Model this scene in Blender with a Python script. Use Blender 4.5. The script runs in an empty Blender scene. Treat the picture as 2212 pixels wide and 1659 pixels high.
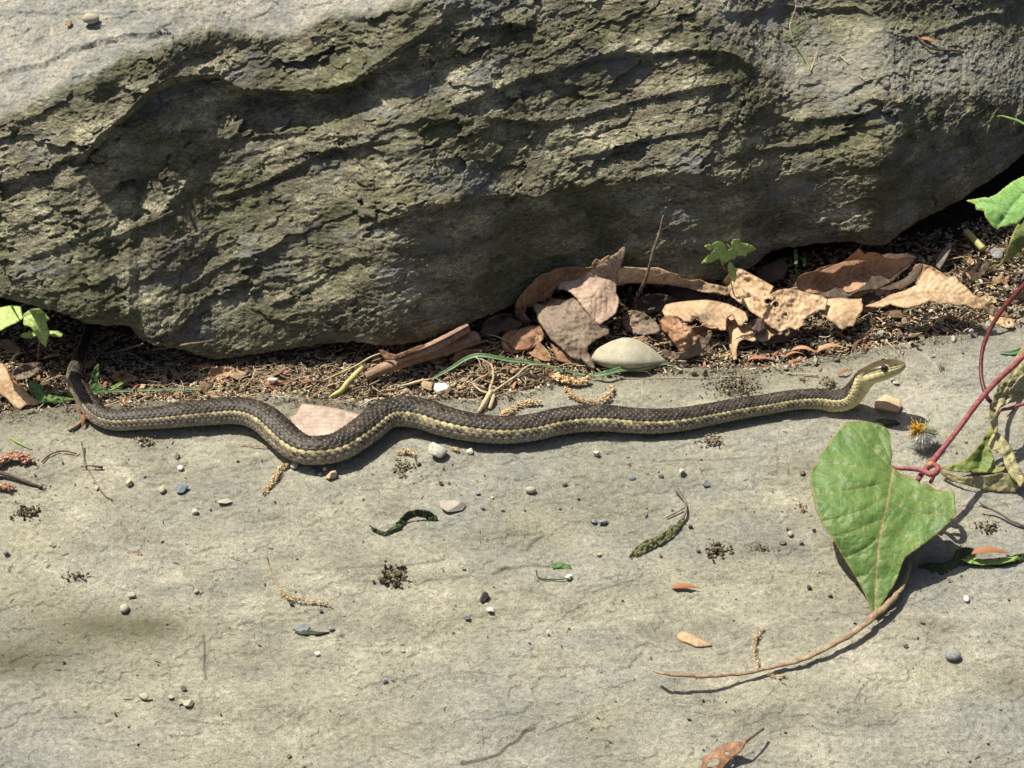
import bpy, math, random
import numpy as np
from mathutils import Vector
from mathutils.geometry import delaunay_2d_cdt
random.seed(7); RNG = np.random.default_rng(7)
SC = bpy.context.scene
COL = SC.collection
# ------------------------------------------------------------------ camera
W0, H0 = 2212.0, 1659.0           # working grid of the picture plane, 1 px = 0.25 mm on the slab
PX = 0.00025
PITCH = math.radians(40)
FOV = math.radians(28)
FPX = W0 / 2 / math.tan(FOV / 2)
DIST = FPX * PX
CAM = np.array([0, -DIST * math.cos(PITCH), DIST * math.sin(PITCH)])
cam_d = bpy.data.cameras.new('camera'); cam = bpy.data.objects.new('camera', cam_d); COL.objects.link(cam)
cam.location = CAM; cam.rotation_euler = (math.pi / 2 - PITCH, 0, 0)
cam_d.sensor_width = 36; cam_d.lens = 36 * FPX / W0; cam_d.clip_start = 0.01; cam_d.clip_end = 200
SC.camera = cam
# ------------------------------------------------------------------ sky, sun, exposure
world = bpy.data.worlds.new('World'); SC.world = world; world.use_nodes = True
wn = world.node_tree.nodes; wl = world.node_tree.links
SUN = Vector((-0.46, 0.35, 1.0)).normalized()
sky = wn.new('ShaderNodeTexSky'); sky.sky_type = 'NISHITA'; sky.sun_disc = False; sky.dust_density = 4.0; sky.ozone_density = 0.3
sky.sun_elevation = math.asin(SUN.z); sky.sun_rotation = math.atan2(SUN.x, SUN.y)
bgn = wn['Background']; bgn.inputs['Strength'].default_value = 0.055
wl.new(sky.outputs[0], bgn.inputs['Color'])
sun_d = bpy.data.lights.new('sun', 'SUN'); sun = bpy.data.objects.new('sun', sun_d); COL.objects.link(sun)
sun_d.energy = 5.0; sun_d.angle = math.radians(0.55); sun_d.color = (1.0, 0.95, 0.80)
sun.rotation_euler = SUN.to_track_quat('Z', 'Y').to_euler(); sun.location = (-1, 1, 2)
SC.view_settings.view_transform = 'Standard'; SC.view_settings.look = 'None'
SC.view_settings.gamma = 1; SC.view_settings.exposure = 0.38; SC.view_settings.use_curve_mapping = False

# ------------------------------------------------------------------ helpers
def rays(x, y):
    x = np.asarray(x, float); y = np.asarray(y, float)
    cx, cy = x - W0 / 2, H0 / 2 - y
    sp, cp = math.sin(PITCH), math.cos(PITCH)
    return np.stack([cx, FPX * cp + cy * sp, -FPX * sp + cy * cp], -1)
def P(x, y, z=0.0):
    """the point at height z (in px of 0.25 mm) seen at x, y of the working grid"""
    x, y, z = np.broadcast_arrays(np.asarray(x, float), np.asarray(y, float), np.asarray(z, float))
    d = rays(x, y)
    t = (z * PX - CAM[2]) / d[..., 2]
    return CAM + d * t[..., None]
def interp(pts, x):
    p = np.array(pts, float); return np.interp(x, p[:, 0], p[:, 1])
def sstep(e0, e1, x):
    t = np.clip((x - e0) / (e1 - e0), 0, 1); return t * t * (3 - 2 * t)
def _hash(i, j, k, seed):
    h = (i * 374761393 + j * 668265263 + k * 2147483647 + seed * 1274126177) & 0xffffffff
    h = ((h ^ (h >> 13)) * 1274126177) & 0xffffffff
    h = ((h ^ (h >> 16)) * 2246822519) & 0xffffffff
    return h ^ (h >> 15)
def perlin(p, seed=0):
    p = np.asarray(p, float); i = np.floor(p).astype(np.int64); f = p - i
    u = f * f * f * (f * (f * 6 - 15) + 10); out = 0
    for a in (0, 1):
        for b in (0, 1):
            for c in (0, 1):
                h = _hash(i[..., 0] + a, i[..., 1] + b, i[..., 2] + c, seed)
                gx = ((h & 255) / 127.5 - 1); gy = (((h >> 8) & 255) / 127.5 - 1); gz = (((h >> 16) & 255) / 127.5 - 1)
                d = gx * (f[..., 0] - a) + gy * (f[..., 1] - b) + gz * (f[..., 2] - c)
                w = (u[..., 0] if a else 1 - u[..., 0]) * (u[..., 1] if b else 1 - u[..., 1]) * (u[..., 2] if c else 1 - u[..., 2])
                out = out + w * d
    return out * 1.1
def fbm(p, octv=4, seed=0, gain=0.5, ridged=False):
    a, s, out, tot = 1.0, 1.0, 0, 0
    for o in range(octv):
        n = perlin(p * s, seed + o * 17)
        if ridged: n = 1 - 2.2 * np.abs(n)
        out = out + a * n; tot += a; a *= gain; s *= 2.03
    return out / tot
def facets(p, seed=0, jit=.9):
    """broken-stone relief: every cell is a tilted plane with its own height"""
    i0 = np.floor(p).astype(np.int64); best = np.full(p.shape[:-1], 9.0); val = np.zeros(p.shape[:-1])
    for a in (-1, 0, 1):
        for b in (-1, 0, 1):
            for c in (-1, 0, 1):
                I = i0 + np.array([a, b, c]); h = _hash(I[..., 0], I[..., 1], I[..., 2], seed); h2 = _hash(I[..., 0], I[..., 1], I[..., 2], seed + 91)
                q = [((h >> s_) & 255) / 255.0 - .5 for s_ in (0, 8, 16)]; g = [((h2 >> s_) & 255) / 127.5 - 1 for s_ in (0, 8, 16)]
                dx, dy, dz = (p[..., k] - I[..., k] - .5 - jit * q[k] for k in range(3)); d = dx * dx + dy * dy + dz * dz
                v = .75 * (g[0] * dx + g[1] * dy + g[2] * dz) + ((h >> 24) & 255) / 255.0 * .8 - .4
                up = d < best; best = np.where(up, d, best); val = np.where(up, v, val)
    return val
def new_mesh(name, V, F, smooth=True):
    V = np.asarray(V, np.float32).reshape(-1, 3)
    me = bpy.data.meshes.new(name)
    if isinstance(F, np.ndarray):
        k = F.shape[1]; n = len(F)
        me.vertices.add(len(V)); me.vertices.foreach_set('co', V.ravel())
        me.loops.add(n * k); me.loops.foreach_set('vertex_index', F.astype(np.int32).ravel())
        me.polygons.add(n); me.polygons.foreach_set('loop_start', np.arange(0, n * k, k, dtype=np.int32))
        me.polygons.foreach_set('loop_total', np.full(n, k, np.int32))
        me.update(calc_edges=True); me.validate()
    else:
        me.from_pydata(V.tolist(), [], F); me.update()
    if smooth: me.polygons.foreach_set('use_smooth', np.ones(len(me.polygons), bool))
    return me
def grid_faces(r, c, wrap=False):
    i = np.arange(r - 1)[:, None]; j = np.arange(c if wrap else c - 1)[None, :]; jn = (j + 1) % c
    return np.stack([i * c + j, i * c + jn, (i + 1) * c + jn, (i + 1) * c + j], -1).reshape(-1, 4)
def obj(name, me, mat=None, parent=None, label=None, cat=None, group=None, kind=None):
    o = bpy.data.objects.new(name, me); COL.objects.link(o)
    if mat is not None and me is not None:
        if not me.materials: me.materials.append(mat)
    if parent is not None: o.parent = parent
    tag(o, label, cat, group, kind); return o
def tag(o, label=None, cat=None, group=None, kind=None):
    if label: o['label'] = label
    if cat: o['category'] = cat
    if group: o['group'] = group
    if kind: o['kind'] = kind
    return o
def empty(name, loc, label, cat, group=None):
    o = bpy.data.objects.new(name, None); COL.objects.link(o); o.location = tuple(loc); o.empty_display_size = .005
    return tag(o, label, cat, group)
def attr(me, name, vals):
    vals = np.asarray(vals, np.float32)
    if vals.ndim == 1:
        a = me.attributes.new(name, 'FLOAT', 'POINT'); a.data.foreach_set('value', vals)
    else:
        if vals.shape[1] == 3: vals = np.concatenate([vals, np.ones((len(vals), 1), np.float32)], 1)
        a = me.attributes.new(name, 'FLOAT_COLOR', 'POINT'); a.data.foreach_set('color', vals.ravel())
def catmull(pts, step):
    p = np.array(pts, float); n = len(p)
    pp = np.vstack([2 * p[0] - p[1], p, 2 * p[-1] - p[-2]]); out = []
    for i in range(n - 1):
        a, b, c, d = pp[i:i + 4]; L = np.linalg.norm((c - b)[:3]); m = max(2, int(math.ceil(L / step)))
        t = np.linspace(0, 1, m, endpoint=False)[:, None]
        out.append(.5 * (2 * b + (c - a) * t + (2 * a - 5 * b + 4 * c - d) * t ** 2 + (3 * b - a - 3 * c + d) * t ** 3))
    out.append(p[-1:]); return np.vstack(out)
def tube(path, rad, sides=8, flat=1.0, closed=True):
    """path (n,3) metres, rad scalar or (n,) metres -> V, F"""
    path = np.asarray(path, float); n = len(path); rad = np.broadcast_to(np.asarray(rad, float), (n,))
    T = np.gradient(path, axis=0); T /= np.linalg.norm(T, axis=1)[:, None] + 1e-12
    up = np.array([0.05, 0.1, 1.0]); S = np.cross(T, up); S /= np.linalg.norm(S, axis=1)[:, None] + 1e-9
    U = np.cross(S, T); a = np.linspace(0, 2 * math.pi, sides, endpoint=False)
    V = path[:, None] + rad[:, None, None] * (np.cos(a)[None, :, None] * S[:, None] + flat * np.sin(a)[None, :, None] * U[:, None])
    F = [tuple(f) for f in grid_faces(n, sides, True)]
    F.append(tuple(range(sides - 1, -1, -1))); F.append(tuple((n - 1) * sides + k for k in range(sides)))
    return V.reshape(-1, 3), F
class Bag:
    """collects shapes that belong to one mesh"""
    def __init__(s): s.V = []; s.F = []; s.n = 0; s.A = []
    def add(s, V, F, a=0.0):
        V = np.asarray(V).reshape(-1, 3); s.V.append(V); s.F += [tuple(int(i) + s.n for i in f) for f in F]; s.n += len(V)
        s.A.append(np.full(len(V), a)); return s
    def mesh(s, name, smooth=True):
        me = new_mesh(name, np.vstack(s.V), s.F, smooth); attr(me, 'tone', np.concatenate(s.A)); return me
def ico(sub=1):
    import bmesh
    bm = bmesh.new(); bmesh.ops.create_icosphere(bm, subdivisions=sub, radius=1)
    V = np.array([v.co[:] for v in bm.verts]); F = [tuple(v.index for v in f.verts) for f in bm.faces]; bm.free(); return V, F
ICO1, ICO2, ICO3 = ico(1), ico(2), ico(3)

# ------------------------------------------------------------------ materials
class N:
    def __init__(s, name):
        s.m = bpy.data.materials.new(name); s.m.use_nodes = True; s.t = s.m.node_tree; s.n = s.t.nodes; s.l = s.t.links
        s.b = s.n['Principled BSDF']; s.out = s.n['Material Output']; s.co = None
    def coord(s, kind='Object'):
        if s.co is None: s.co = s.n.new('ShaderNodeTexCoord')
        return s.co.outputs[kind]
    def mapping(s, scale=(1, 1, 1), rot=(0, 0, 0), src=None):
        m = s.n.new('ShaderNodeMapping'); m.inputs['Scale'].default_value = scale; m.inputs['Rotation'].default_value = rot
        s.l.new(src or s.coord(), m.inputs[0]); return m.outputs[0]
    def noise(s, scale, detail=4, rough=.55, vec=None, dist=0.0):
        x = s.n.new('ShaderNodeTexNoise'); x.inputs['Scale'].default_value = scale; x.inputs['Detail'].default_value = detail
        x.inputs['Roughness'].default_value = rough; x.inputs['Distortion'].default_value = dist
        s.l.new(vec or s.coord(), x.inputs['Vector']); return x.outputs['Fac']
    def voro(s, scale, vec=None, feat='F1', out='Distance'):
        x = s.n.new('ShaderNodeTexVoronoi'); x.feature = feat; x.inputs['Scale'].default_value = scale
        s.l.new(vec or s.coord(), x.inputs['Vector']); return x.outputs[out]
    def ramp(s, fac, stops, interp='LINEAR'):
        r = s.n.new('ShaderNodeValToRGB'); r.color_ramp.interpolation = interp; e = r.color_ramp.elements
        while len(e) < len(stops): e.new(.5)
        for k, (p, c) in enumerate(stops):
            e[k].position = p; e[k].color = (*(c if not np.isscalar(c) else (c, c, c)), 1)
        s.l.new(fac, r.inputs[0]); return r.outputs[0]
    def mix(s, a, b, fac, mode='MIX'):
        x = s.n.new('ShaderNodeMix'); x.data_type = 'RGBA'; x.blend_type = mode
        for sock, v in ((x.inputs['Factor'], fac), (x.inputs['A'], a), (x.inputs['B'], b)):
            if isinstance(v, (int, float)) and sock.type == 'RGBA': sock.default_value = (v, v, v, 1)
            elif isinstance(v, (int, float)): sock.default_value = v
            elif isinstance(v, tuple): sock.default_value = (*v, 1)
            else: s.l.new(v, sock)
        return x.outputs['Result']
    def math(s, op, a, b=0.0):
        x = s.n.new('ShaderNodeMath'); x.operation = op
        for k, v in enumerate((a, b)):
            if isinstance(v, (int, float)): x.inputs[k].default_value = v
            else: s.l.new(v, x.inputs[k])
        return x.outputs[0]
    def attr(s, name, out='Fac'):
        x = s.n.new('ShaderNodeAttribute'); x.attribute_name = name; return x.outputs[out]
    def rand(s): return s.n.new('ShaderNodeObjectInfo').outputs['Alpha']
    def bump(s, h, dist=.0005, strength=1.0):
        x = s.n.new('ShaderNodeBump'); x.inputs['Distance'].default_value = dist; x.inputs['Strength'].default_value = strength
        s.l.new(h, x.inputs['Height'])
        if s.b.inputs['Normal'].is_linked: s.l.new(s.b.inputs['Normal'].links[0].from_socket, x.inputs['Normal'])
        s.l.new(x.outputs[0], s.b.inputs['Normal']); return s
    def base(s, c):
        if isinstance(c, tuple): s.b.inputs['Base Color'].default_value = (*c, 1)
        else: s.l.new(c, s.b.inputs['Base Color'])
        s.col = c; return s
    def rough(s, r, spec=.3):
        if isinstance(r, (int, float)): s.b.inputs['Roughness'].default_value = r
        else: s.l.new(r, s.b.inputs['Roughness'])
        s.b.inputs['Specular IOR Level'].default_value = spec; return s
    def translucent(s, fac, tint=None):
        t = s.n.new('ShaderNodeBsdfTranslucent'); mx = s.n.new('ShaderNodeMixShader'); mx.inputs[0].default_value = fac
        c = tint or s.col
        if isinstance(c, tuple): t.inputs['Color'].default_value = (*c, 1)
        else: s.l.new(c, t.inputs['Color'])
        s.l.new(s.b.outputs[0], mx.inputs[1]); s.l.new(t.outputs[0], mx.inputs[2]); s.l.new(mx.outputs[0], s.out.inputs[0]); return s
# ------------------------------------------------------------------ rock materials
def boulder_material():
    m = N('boulder_schist')
    st = m.mapping((1, 1.0, 3.0), (0, math.radians(17), 0))
    big = m.noise(14, 4, .6); pat = m.noise(34, 5, .65, st); fine = m.noise(330, 5, .75, st); grit = m.noise(1500, 3, .8)
    c = m.ramp(pat, [(.32, (.095, .085, .056)), (.44, (.175, .160, .108)), (.54, (.27, .248, .168)), (.62, (.42, .388, .268)), (.72, (.54, .51, .39))])
    c = m.mix(c, m.ramp(fine, [(.36, (.42, .41, .36)), (.5, (1, 1, 1)), (.64, (1.75, 1.72, 1.6))]), .85, 'MULTIPLY')
    c = m.mix(c, m.ramp(grit, [(.36, .38), (.5, 1.0), (.64, 2.0)]), .75, 'MULTIPLY')
    # grey-blue slaty patches
    c = m.mix(c, (.26, .268, .275), m.math('MULTIPLY', m.ramp(m.noise(26, 5, .6, st), [(.52, 0.0), (.66, 1.0)]), .6))
    # moss and algae, a stain that lies on the stone
    c = m.mix(c, m.ramp(fine, [(.3, (.040, .045, .014)), (.7, (.16, .165, .060))]), m.math('MULTIPLY', m.ramp(m.noise(17, 6, .7), [(.47, 0.0), (.60, 1.0)]), .72))
    # the upper surface is toned paler, mask from a mesh attribute
    pale_top = m.attr('pale_top')
    pale = m.mix((.27, .272, .262), (.45, .42, .365), m.ramp(m.noise(45, 5, .7), [(.42, 0.0), (.58, 1.0)]))
    pale = m.mix(pale, m.ramp(m.noise(420, 5, .8), [(.36, .45), (.5, 1.0), (.64, 1.4)]), .8, 'MULTIPLY')
    c = m.mix(c, pale, m.math('MULTIPLY', pale_top, m.ramp(m.noise(60, 6, .8), [(.25, .45), (.55, 1.0)])))
    # small pale lichen specks
    c = m.mix(c, (.46, .46, .38), m.math('MULTIPLY', m.ramp(m.noise(95, 3, .6), [(.70, 0.0), (.74, 1.0)]), .7))
    c = m.mix(c, (.62, .60, .54), m.ramp(m.voro(900, None), [(.0, 1.0), (.09, 1.0), (.14, 0.0)]) if False else m.ramp(m.noise(2300, 1, .5), [(.72, 0.0), (.80, .8)]))
    m.base(c).rough(m.ramp(m.noise(1700, 1, .5), [(.3, .9), (.70, .42)]), .45)
    m.bump(grit, .0007, .9); m.bump(fine, .0015, .8); m.bump(m.noise(110, 4, .7, st), .0025, .5)
    return m.m
def slab_material():
    m = N('slab_stone')
    st = m.mapping((.62, 1, 1), (0, 0, math.radians(4)))
    big = m.noise(9, 5, .6, st, .4); mid = m.noise(42, 6, .68, st); fine = m.noise(420, 5, .75, m.mapping((.8, 1, 1))); grit = m.noise(1500, 3, .8)
    c = m.ramp(mid, [(.33, (.265, .252, .203)), (.45, (.345, .328, .262)), (.55, (.415, .393, .312)), (.66, (.52, .49, .39))])
    c = m.mix(c, (.30, .305, .30), m.math('MULTIPLY', m.ramp(big, [(.44, 0.0), (.58, 1.0)]), .6))
    c = m.mix(c, (.255, .245, .165), m.math('MULTIPLY', m.ramp(m.noise(7.5, 6, .68, st, .6), [(.51, 0.0), (.63, 1.0)]), .5))
    c = m.mix(c, (.56, .53, .45), m.math('MULTIPLY', m.ramp(m.noise(13, 6, .7, m.mapping((.5, 1, 1))), [(.55, 0.0), (.66, 1.0)]), .5))
    c = m.mix(c, (.46, .43, .30), m.math('MULTIPLY', m.ramp(m.noise(19, 5, .65, st), [(.52, 0.0), (.68, 1.0)]), .55))
    c = m.mix(c, (.16, .16, .155), m.math('MULTIPLY', m.ramp(m.noise(27, 7, .75), [(.56, 0.0), (.70, 1.0)]), .38))
    c = m.mix(c, m.ramp(fine, [(.36, .66), (.5, 1.0), (.64, 1.32)]), .8, 'MULTIPLY')
    c = m.mix(c, m.ramp(grit, [(.36, .6), (.5, 1.0), (.64, 1.38)]), .7, 'MULTIPLY')
    c = m.mix(c, m.mix((.085, .080, .045), (.14, .135, .075), fine), m.math('MULTIPLY', m.attr('stain'), m.ramp(mid, [(.3, .45), (.6, 1.0)])))
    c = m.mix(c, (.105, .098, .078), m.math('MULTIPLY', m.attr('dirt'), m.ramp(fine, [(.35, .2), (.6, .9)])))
    c = m.mix(c, (.60, .59, .55), m.attr('scratch'))
    c = m.mix(c, (.62, .60, .54), m.ramp(m.noise(1300, 1, .5), [(.73, 0.0), (.8, .8)]))
    c = m.mix(c, (.09, .08, .065), m.ramp(m.noise(800, 2, .5), [(.71, 0.0), (.76, .7)]))
    m.base(c).rough(.85, .25)
    m.bump(grit, .0006, 1.0); m.bump(fine, .0015, 1.0); m.bump(mid, .0012, .4)
    return m.m
def soil_material():
    m = N('forest_soil')
    c = m.ramp(m.noise(260, 6, .75), [(.3, (.018, .013, .009)), (.5, (.05, .036, .024)), (.65, (.10, .075, .05)), (.78, (.20, .16, .11))])
    m.base(c).rough(.95, .1); m.bump(m.noise(500, 5, .8), .0025, 1.0); return m.m

# ------------------------------------------------------------------ the boulder
YB = [(-500, 560), (-120, 615), (0, 642), (95, 668), (135, 680), (185, 697), (225, 703), (280, 700), (300, 730), (340, 745), (400, 757), (430, 768), (470, 775), (520, 770), (560, 765),
      (640, 752), (700, 742), (760, 735), (800, 741), (830, 746), (900, 740), (950, 722), (1000, 705), (1050, 685), (1100, 660), (1200, 630), (1350, 612), (1500, 606), (1560, 603), (1590, 584),
      (1621, 580), (1665, 542), (1697, 535), (1765, 525), (1822, 520), (1850, 522), (1877, 529), (1910, 530), (1934, 514), (1947, 502), (2013, 461), (2078, 429), (2119, 402), (2177, 363), (2212, 330), (2400, 200), (2700, 60)]
ZB = [(-500, 165), (0, 155), (200, 138), (300, 104), (400, 52), (470, 20), (560, 28), (700, 44), (900, 48), (1100, 54), (1600, 66), (1950, 78), (2212, 110), (2700, 170)]
YSH = [(-500, 560), (0, 600), (300, 690), (600, 705), (740, 640), (800, 530), (850, 490), (960, 445), (1130, 430), (1200, 400), (1330, 395), (1480, 368), (1560, 385), (1700, 380), (1880, 320), (2000, 290), (2212, 262), (2700, 230)]
YTE = [(-500, 330), (-100, 290), (0, 256), (46, 241), (99, 209), (178, 181), (227, 163), (256, 135), (330, 114), (376, 89), (444, 66), (515, 75), (604, 85), (657, 71), (710, 40), (785, 35),
       (863, 14), (924, 0), (1100, -22), (1272, -5), (1350, -10), (1450, -5), (1530, 30), (1580, 80), (1618, 135), (1682, 163), (1721, 209), (1790, 212), (1863, 213), (1916, 199), (1952, 214), (2047, 199), (2100, 199), (2212, 227), (2700, 215)]
LIPS = [  # polyline, forward reach px, decay upward, drop below
    ([(150, 372), (192, 327), (220, 290), (280, 240), (330, 190), (373, 165), (472, 157), (515, 185), (604, 192), (692, 192), (740, 180), (830, 140), (900, 100)], 33, 60, 18),
    ([(-40, 400), (0, 394), (96, 370), (142, 340), (192, 325), (205, 300)], 15, 40, 9),
    ([(-100, 190), (0, 160), (100, 137), (160, 104), (270, 80), (335, 74), (400, 80)], 8, 20, 8),
    ([(1130, 425), (1240, 405), (1346, 398), (1418, 373), (1506, 373), (1560, 380)], 10, 40, 12),
    ([(760, 500), (820, 478), (890, 455), (938, 440), (991, 433), (1080, 419), (1151, 423), (1200, 410)], 12, 34, 10),
    ([(960, 240), (1020, 213), (1062, 199), (1116, 170), (1187, 153), (1240, 138), (1322, 106), (1370, 95)], 15, 34, 9),
    ([(640, 300), (725, 293), (800, 290), (860, 270), (924, 256), (1010, 262), (1038, 247)], 6, 16, 8),
    ([(1030, 246), (1116, 258), (1183, 262), (1258, 249), (1329, 227), (1400, 213), (1511, 185), (1600, 180)], 10, 26, 8),
    ([(1280, 124), (1350, 112), (1426, 112), (1532, 106), (1590, 120), (1618, 142), (1660, 160)], 12, 26, 8),
    ([(450, 430), (490, 419), (568, 394), (657, 348), (720, 320), (785, 309), (850, 300)], 9, 26, 8),
    ([(180, 530), (227, 518), (302, 490), (362, 462), (420, 440)], 8, 22, 7),
    ([(310, 325), (330, 312), (426, 305), (533, 295), (621, 291), (680, 280)], 6, 18, 6),
    ([(970, 110), (1000, 72), (1027, 58), (1098, 50), (1151, 52), (1180, 90)], 12, 22, 7),
    ([(730, 200), (790, 150), (850, 110), (930, 60), (990, 40)], 8, 30, 12),
    ([(1440, 503), (1480, 497), (1533, 483), (1597, 462), (1657, 444), (1700, 440)], 3.5, 14, 3),
    ([(1700, 480), (1760, 492), (1850, 500), (1930, 480)], 2.5, 14, 3),
    ([(370, 640), (420, 610), (500, 560), (560, 545), (620, 520)], 7, 26, 10),
    ([(560, 660), (640, 640), (700, 600), (760, 560), (830, 540)], 6, 26, 9),
    ([(40, 560), (110, 540), (200, 500), (260, 470)], 8, 24, 9),
    ([(1200, 345), (1290, 330), (1380, 300), (1470, 290), (1560, 270)], 8, 22, 7),
    ([(1560, 340), (1640, 322), (1760, 310), (1850, 280), (1930, 262)], 7, 20, 7),
    ([(845, 560), (870, 568), (920, 562), (960, 550)], 5, 16, 4),
    ([(1650, 240), (1720, 262), (1800, 250), (1900, 240)], 8, 20, 7),
    ([(-100, 30), (20, 22), (130, 30), (260, 28), (420, 12)], 3, 12, 3),
    ([(1540, 22), (1600, 30), (1700, 12), (1760, 20), (1850, 15), (1900, 40)], 8, 20, 8),
    ([(1890, 60), (1960, 85), (2050, 60), (2130, 30), (2212, 40)], 7, 20, 8),
]
def ftheta(x, y):
    """steepness in degrees of the rock face at x, y of the picture grid"""
    yb, ysh, yte = interp(YB, x), interp(YSH, x), interp(YTE, x)
    low = interp([(0, 62), (500, 58), (760, 64), (1200, 70), (2212, 68)], x)
    mid = interp([(-200, 51), (0, 50), (500, 48), (900, 48), (1300, 46), (1600, 44), (1950, 46), (2212, 56)], x)
    top = interp([(0, 11), (900, 14), (1000, 36), (1450, 38), (1600, 22), (2212, 20)], x)
    t = low + (mid - low) * sstep(22, -22, y - ysh)
    t = t + (top - t) * sstep(9, -7, y - yte)
    t = t + 22 * sstep(-26, 0, y - yb)                       # undercut toe
    t = t + 26 * sstep(60, 10, y) * sstep(1560, 1640, x)     # rough rise behind the right shelf
    t = t + 14 * np.exp(-((y - (yte + 26)) / 22) ** 2) * (x < 900)
    # the long shaded hollow under the lip, and the bright slope beneath it
    t = t + 17 * np.exp(-((y - interp([(0, 470), (300, 330), (500, 215), (700, 215), (850, 175), (1000, 120)], x)) / 34) ** 2) * sstep(60, 200, x) * sstep(1040, 900, x)
    t = t - 12 * np.exp(-((y - interp([(560, 300), (700, 262), (800, 250), (1000, 190)], x)) / 26) ** 2) * sstep(480, 620, x) * sstep(1120, 980, x)
    t = t + 9 * np.exp(-((y - interp([(980, 330), (1100, 235), (1250, 190), (1400, 150)], x)) / 34) ** 2) * sstep(960, 1060, x) * sstep(1440, 1330, x)
    return t
def build_boulder():
    xs = np.concatenate([np.linspace(-520, -24, 90), np.linspace(-22, 2234, 1130), np.linspace(2238, 2700, 90)]); nc = len(xs)
    yb = interp(YB, xs); zb = interp(ZB, xs); w3 = np.stack([xs * .045, np.zeros(nc), np.zeros(nc)], -1)
    yb = yb + fbm(w3, 4, 3, .6) * 7
    rows = 430; v = np.linspace(0, 1, rows); v = v + .0 * v
    ytop = -70.0
    edge = P(xs, yb, zb); pts = [edge]; yimg = [yb]
    def advance(prev, x, y0, y1):
        th = np.radians(ftheta(x, .5 * (y0 + y1))); d = rays(x, y1); c, s = np.cos(th), np.sin(th)
        t = ((prev[:, 1] - CAM[1]) * s - (prev[:, 2] - CAM[2]) * c) / (d[:, 1] * s - d[:, 2] * c)
        return CAM + d * t[:, None]
    for k in range(1, rows):
        y0 = yimg[-1]; y1 = yb + (ytop - yb) * v[k]
        pts.append(advance(pts[-1], xs, y0, y1)); yimg.append(y1)
    for k in range(1, 26):
        y0 = yimg[-1]; y1 = y0 - 9.0; pts.append(advance(pts[-1], xs, y0, y1)); yimg.append(y1)
    G = np.array(pts); Y = np.array(yimg); X = np.broadcast_to(xs, Y.shape)
    # even out the column-to-column drift in depth
    ker = np.exp(-.5 * (np.arange(-40, 41) / 14.0) ** 2); ker /= ker.sum()
    dep = np.pad(G[..., 1], ((0, 0), (40, 40)), mode='edge')
    sm = np.apply_along_axis(lambda r_: np.convolve(r_, ker, 'valid'), 1, dep)
    d_ = rays(X, Y); G = CAM + d_ * ((sm - CAM[1]) / d_[..., 1])[..., None]
    nr = len(G)
    # face frame
    th = np.radians(ftheta(X, Y)); nrm = np.stack([np.zeros_like(th), -np.sin(th), np.cos(th)], -1)
    fwd = np.array([0, -.97, .12])
    # ledges
    D = np.zeros_like(Y); wob = fbm(np.stack([X * .03, Y * .03, X * 0], -1), 4, 21, .6) * 10 + fbm(np.stack([X * .14, Y * .10, X * 0], -1), 3, 22, .65) * 6
    for (pl, amp, wu, wd) in LIPS:
        p = np.array(pl, float); ly = np.interp(X, p[:, 0], p[:, 1]) + wob
        fade = sstep(p[0, 0], p[0, 0] + 45, X) * sstep(p[-1, 0], p[-1, 0] - 45, X)
        dv = ly - Y                                            # positive above the line
        prof = np.where(dv >= 0, np.exp(-dv / wu), np.clip(1 + dv / wd, 0, 1)) - .45 * np.exp(-np.clip(-dv - wd, 0, 400) / (wd * 2.5)) * (dv < 0)
        D += amp * .8 * fade * prof
    # foliated strata: saw-toothed ridges along the dip, broken up by warping
    a = math.radians(17)
    w = G / PX
    al = w[..., 0] * math.cos(a) + w[..., 2] * math.sin(a); ac = -w[..., 0] * math.sin(a) + w[..., 2] * math.cos(a); dp = w[..., 1]
    q3 = np.stack([al * .012, ac * .035, dp * .02], -1)
    warp = fbm(q3, 4, 5, .55)
    face = sstep(-8, 14, Y - interp(YTE, X)); lower = sstep(-30, 30, Y - interp(YSH, X))
    rightf = sstep(1560, 1700, X) * sstep(20, 60, Y)
    f1 = ac / 30.0 + warp * 2.6; s1 = f1 - np.floor(f1); s1 = np.where(s1 < .22, s1 / .22, 1 - (s1 - .22) / .78)
    f2 = ac / 11.0 + fbm(q3 * 2.7, 3, 9) * 2.4 + warp; s2 = f2 - np.floor(f2); s2 = np.where(s2 < .25, s2 / .25, 1 - (s2 - .25) / .75)
    m1 = sstep(-.25, .3, fbm(q3 * .8, 3, 31)); m2 = sstep(-.3, .25, fbm(q3 * 1.7, 3, 41))
    rough = fbm(np.stack([al * .045, ac * .11, dp * .08], -1), 5, 51, .62)
    crisp = fbm(np.stack([al * .11, ac * .26, dp * .2], -1), 3, 71, .6, True)
    chip = fbm(np.stack([al * .3, ac * .5, dp * .5], -1), 2, 81, .6)
    A = face * (1 - .55 * lower)
    wv = np.stack([fbm(q3 * 2.2 + 7 * k, 2, 300 + k) for k in range(3)], -1)
    fc1 = facets(np.stack([al / 46, ac / 24, dp / 34], -1) + wv * .55, 5); fc2 = facets(np.stack([al / 19, ac / 9, dp / 13], -1) + wv * 1.2, 6); fc3 = facets(np.stack([al / 8.5, ac / 4.6, dp / 6], -1) + wv * 2, 8)
    fc0 = facets(np.stack([al / 120, ac / 52, dp / 80], -1) + wv * .35, 4)
    ms = .28 + .72 * sstep(-.12, .22, fbm(np.stack([al * .008, ac * .018, dp * .01], -1) + 11, 3, 33))
    fc = fc0 * 15 + fc1 * 6.5 * (.4 + .6 * ms) + (fc2 * 3.0 + fc3 * 1.1) * ms
    D += A * (s1 * m1 * 2.6 + s2 * m2 * .9 + rough * 6.0 * (.35 + .65 * ms) + crisp * .6 * ms + chip * .6 * ms + fc * .8) + face * lower * (rough * 3 + chip * .9 + fc2 * 1.5 + fc3 * .8)
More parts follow.
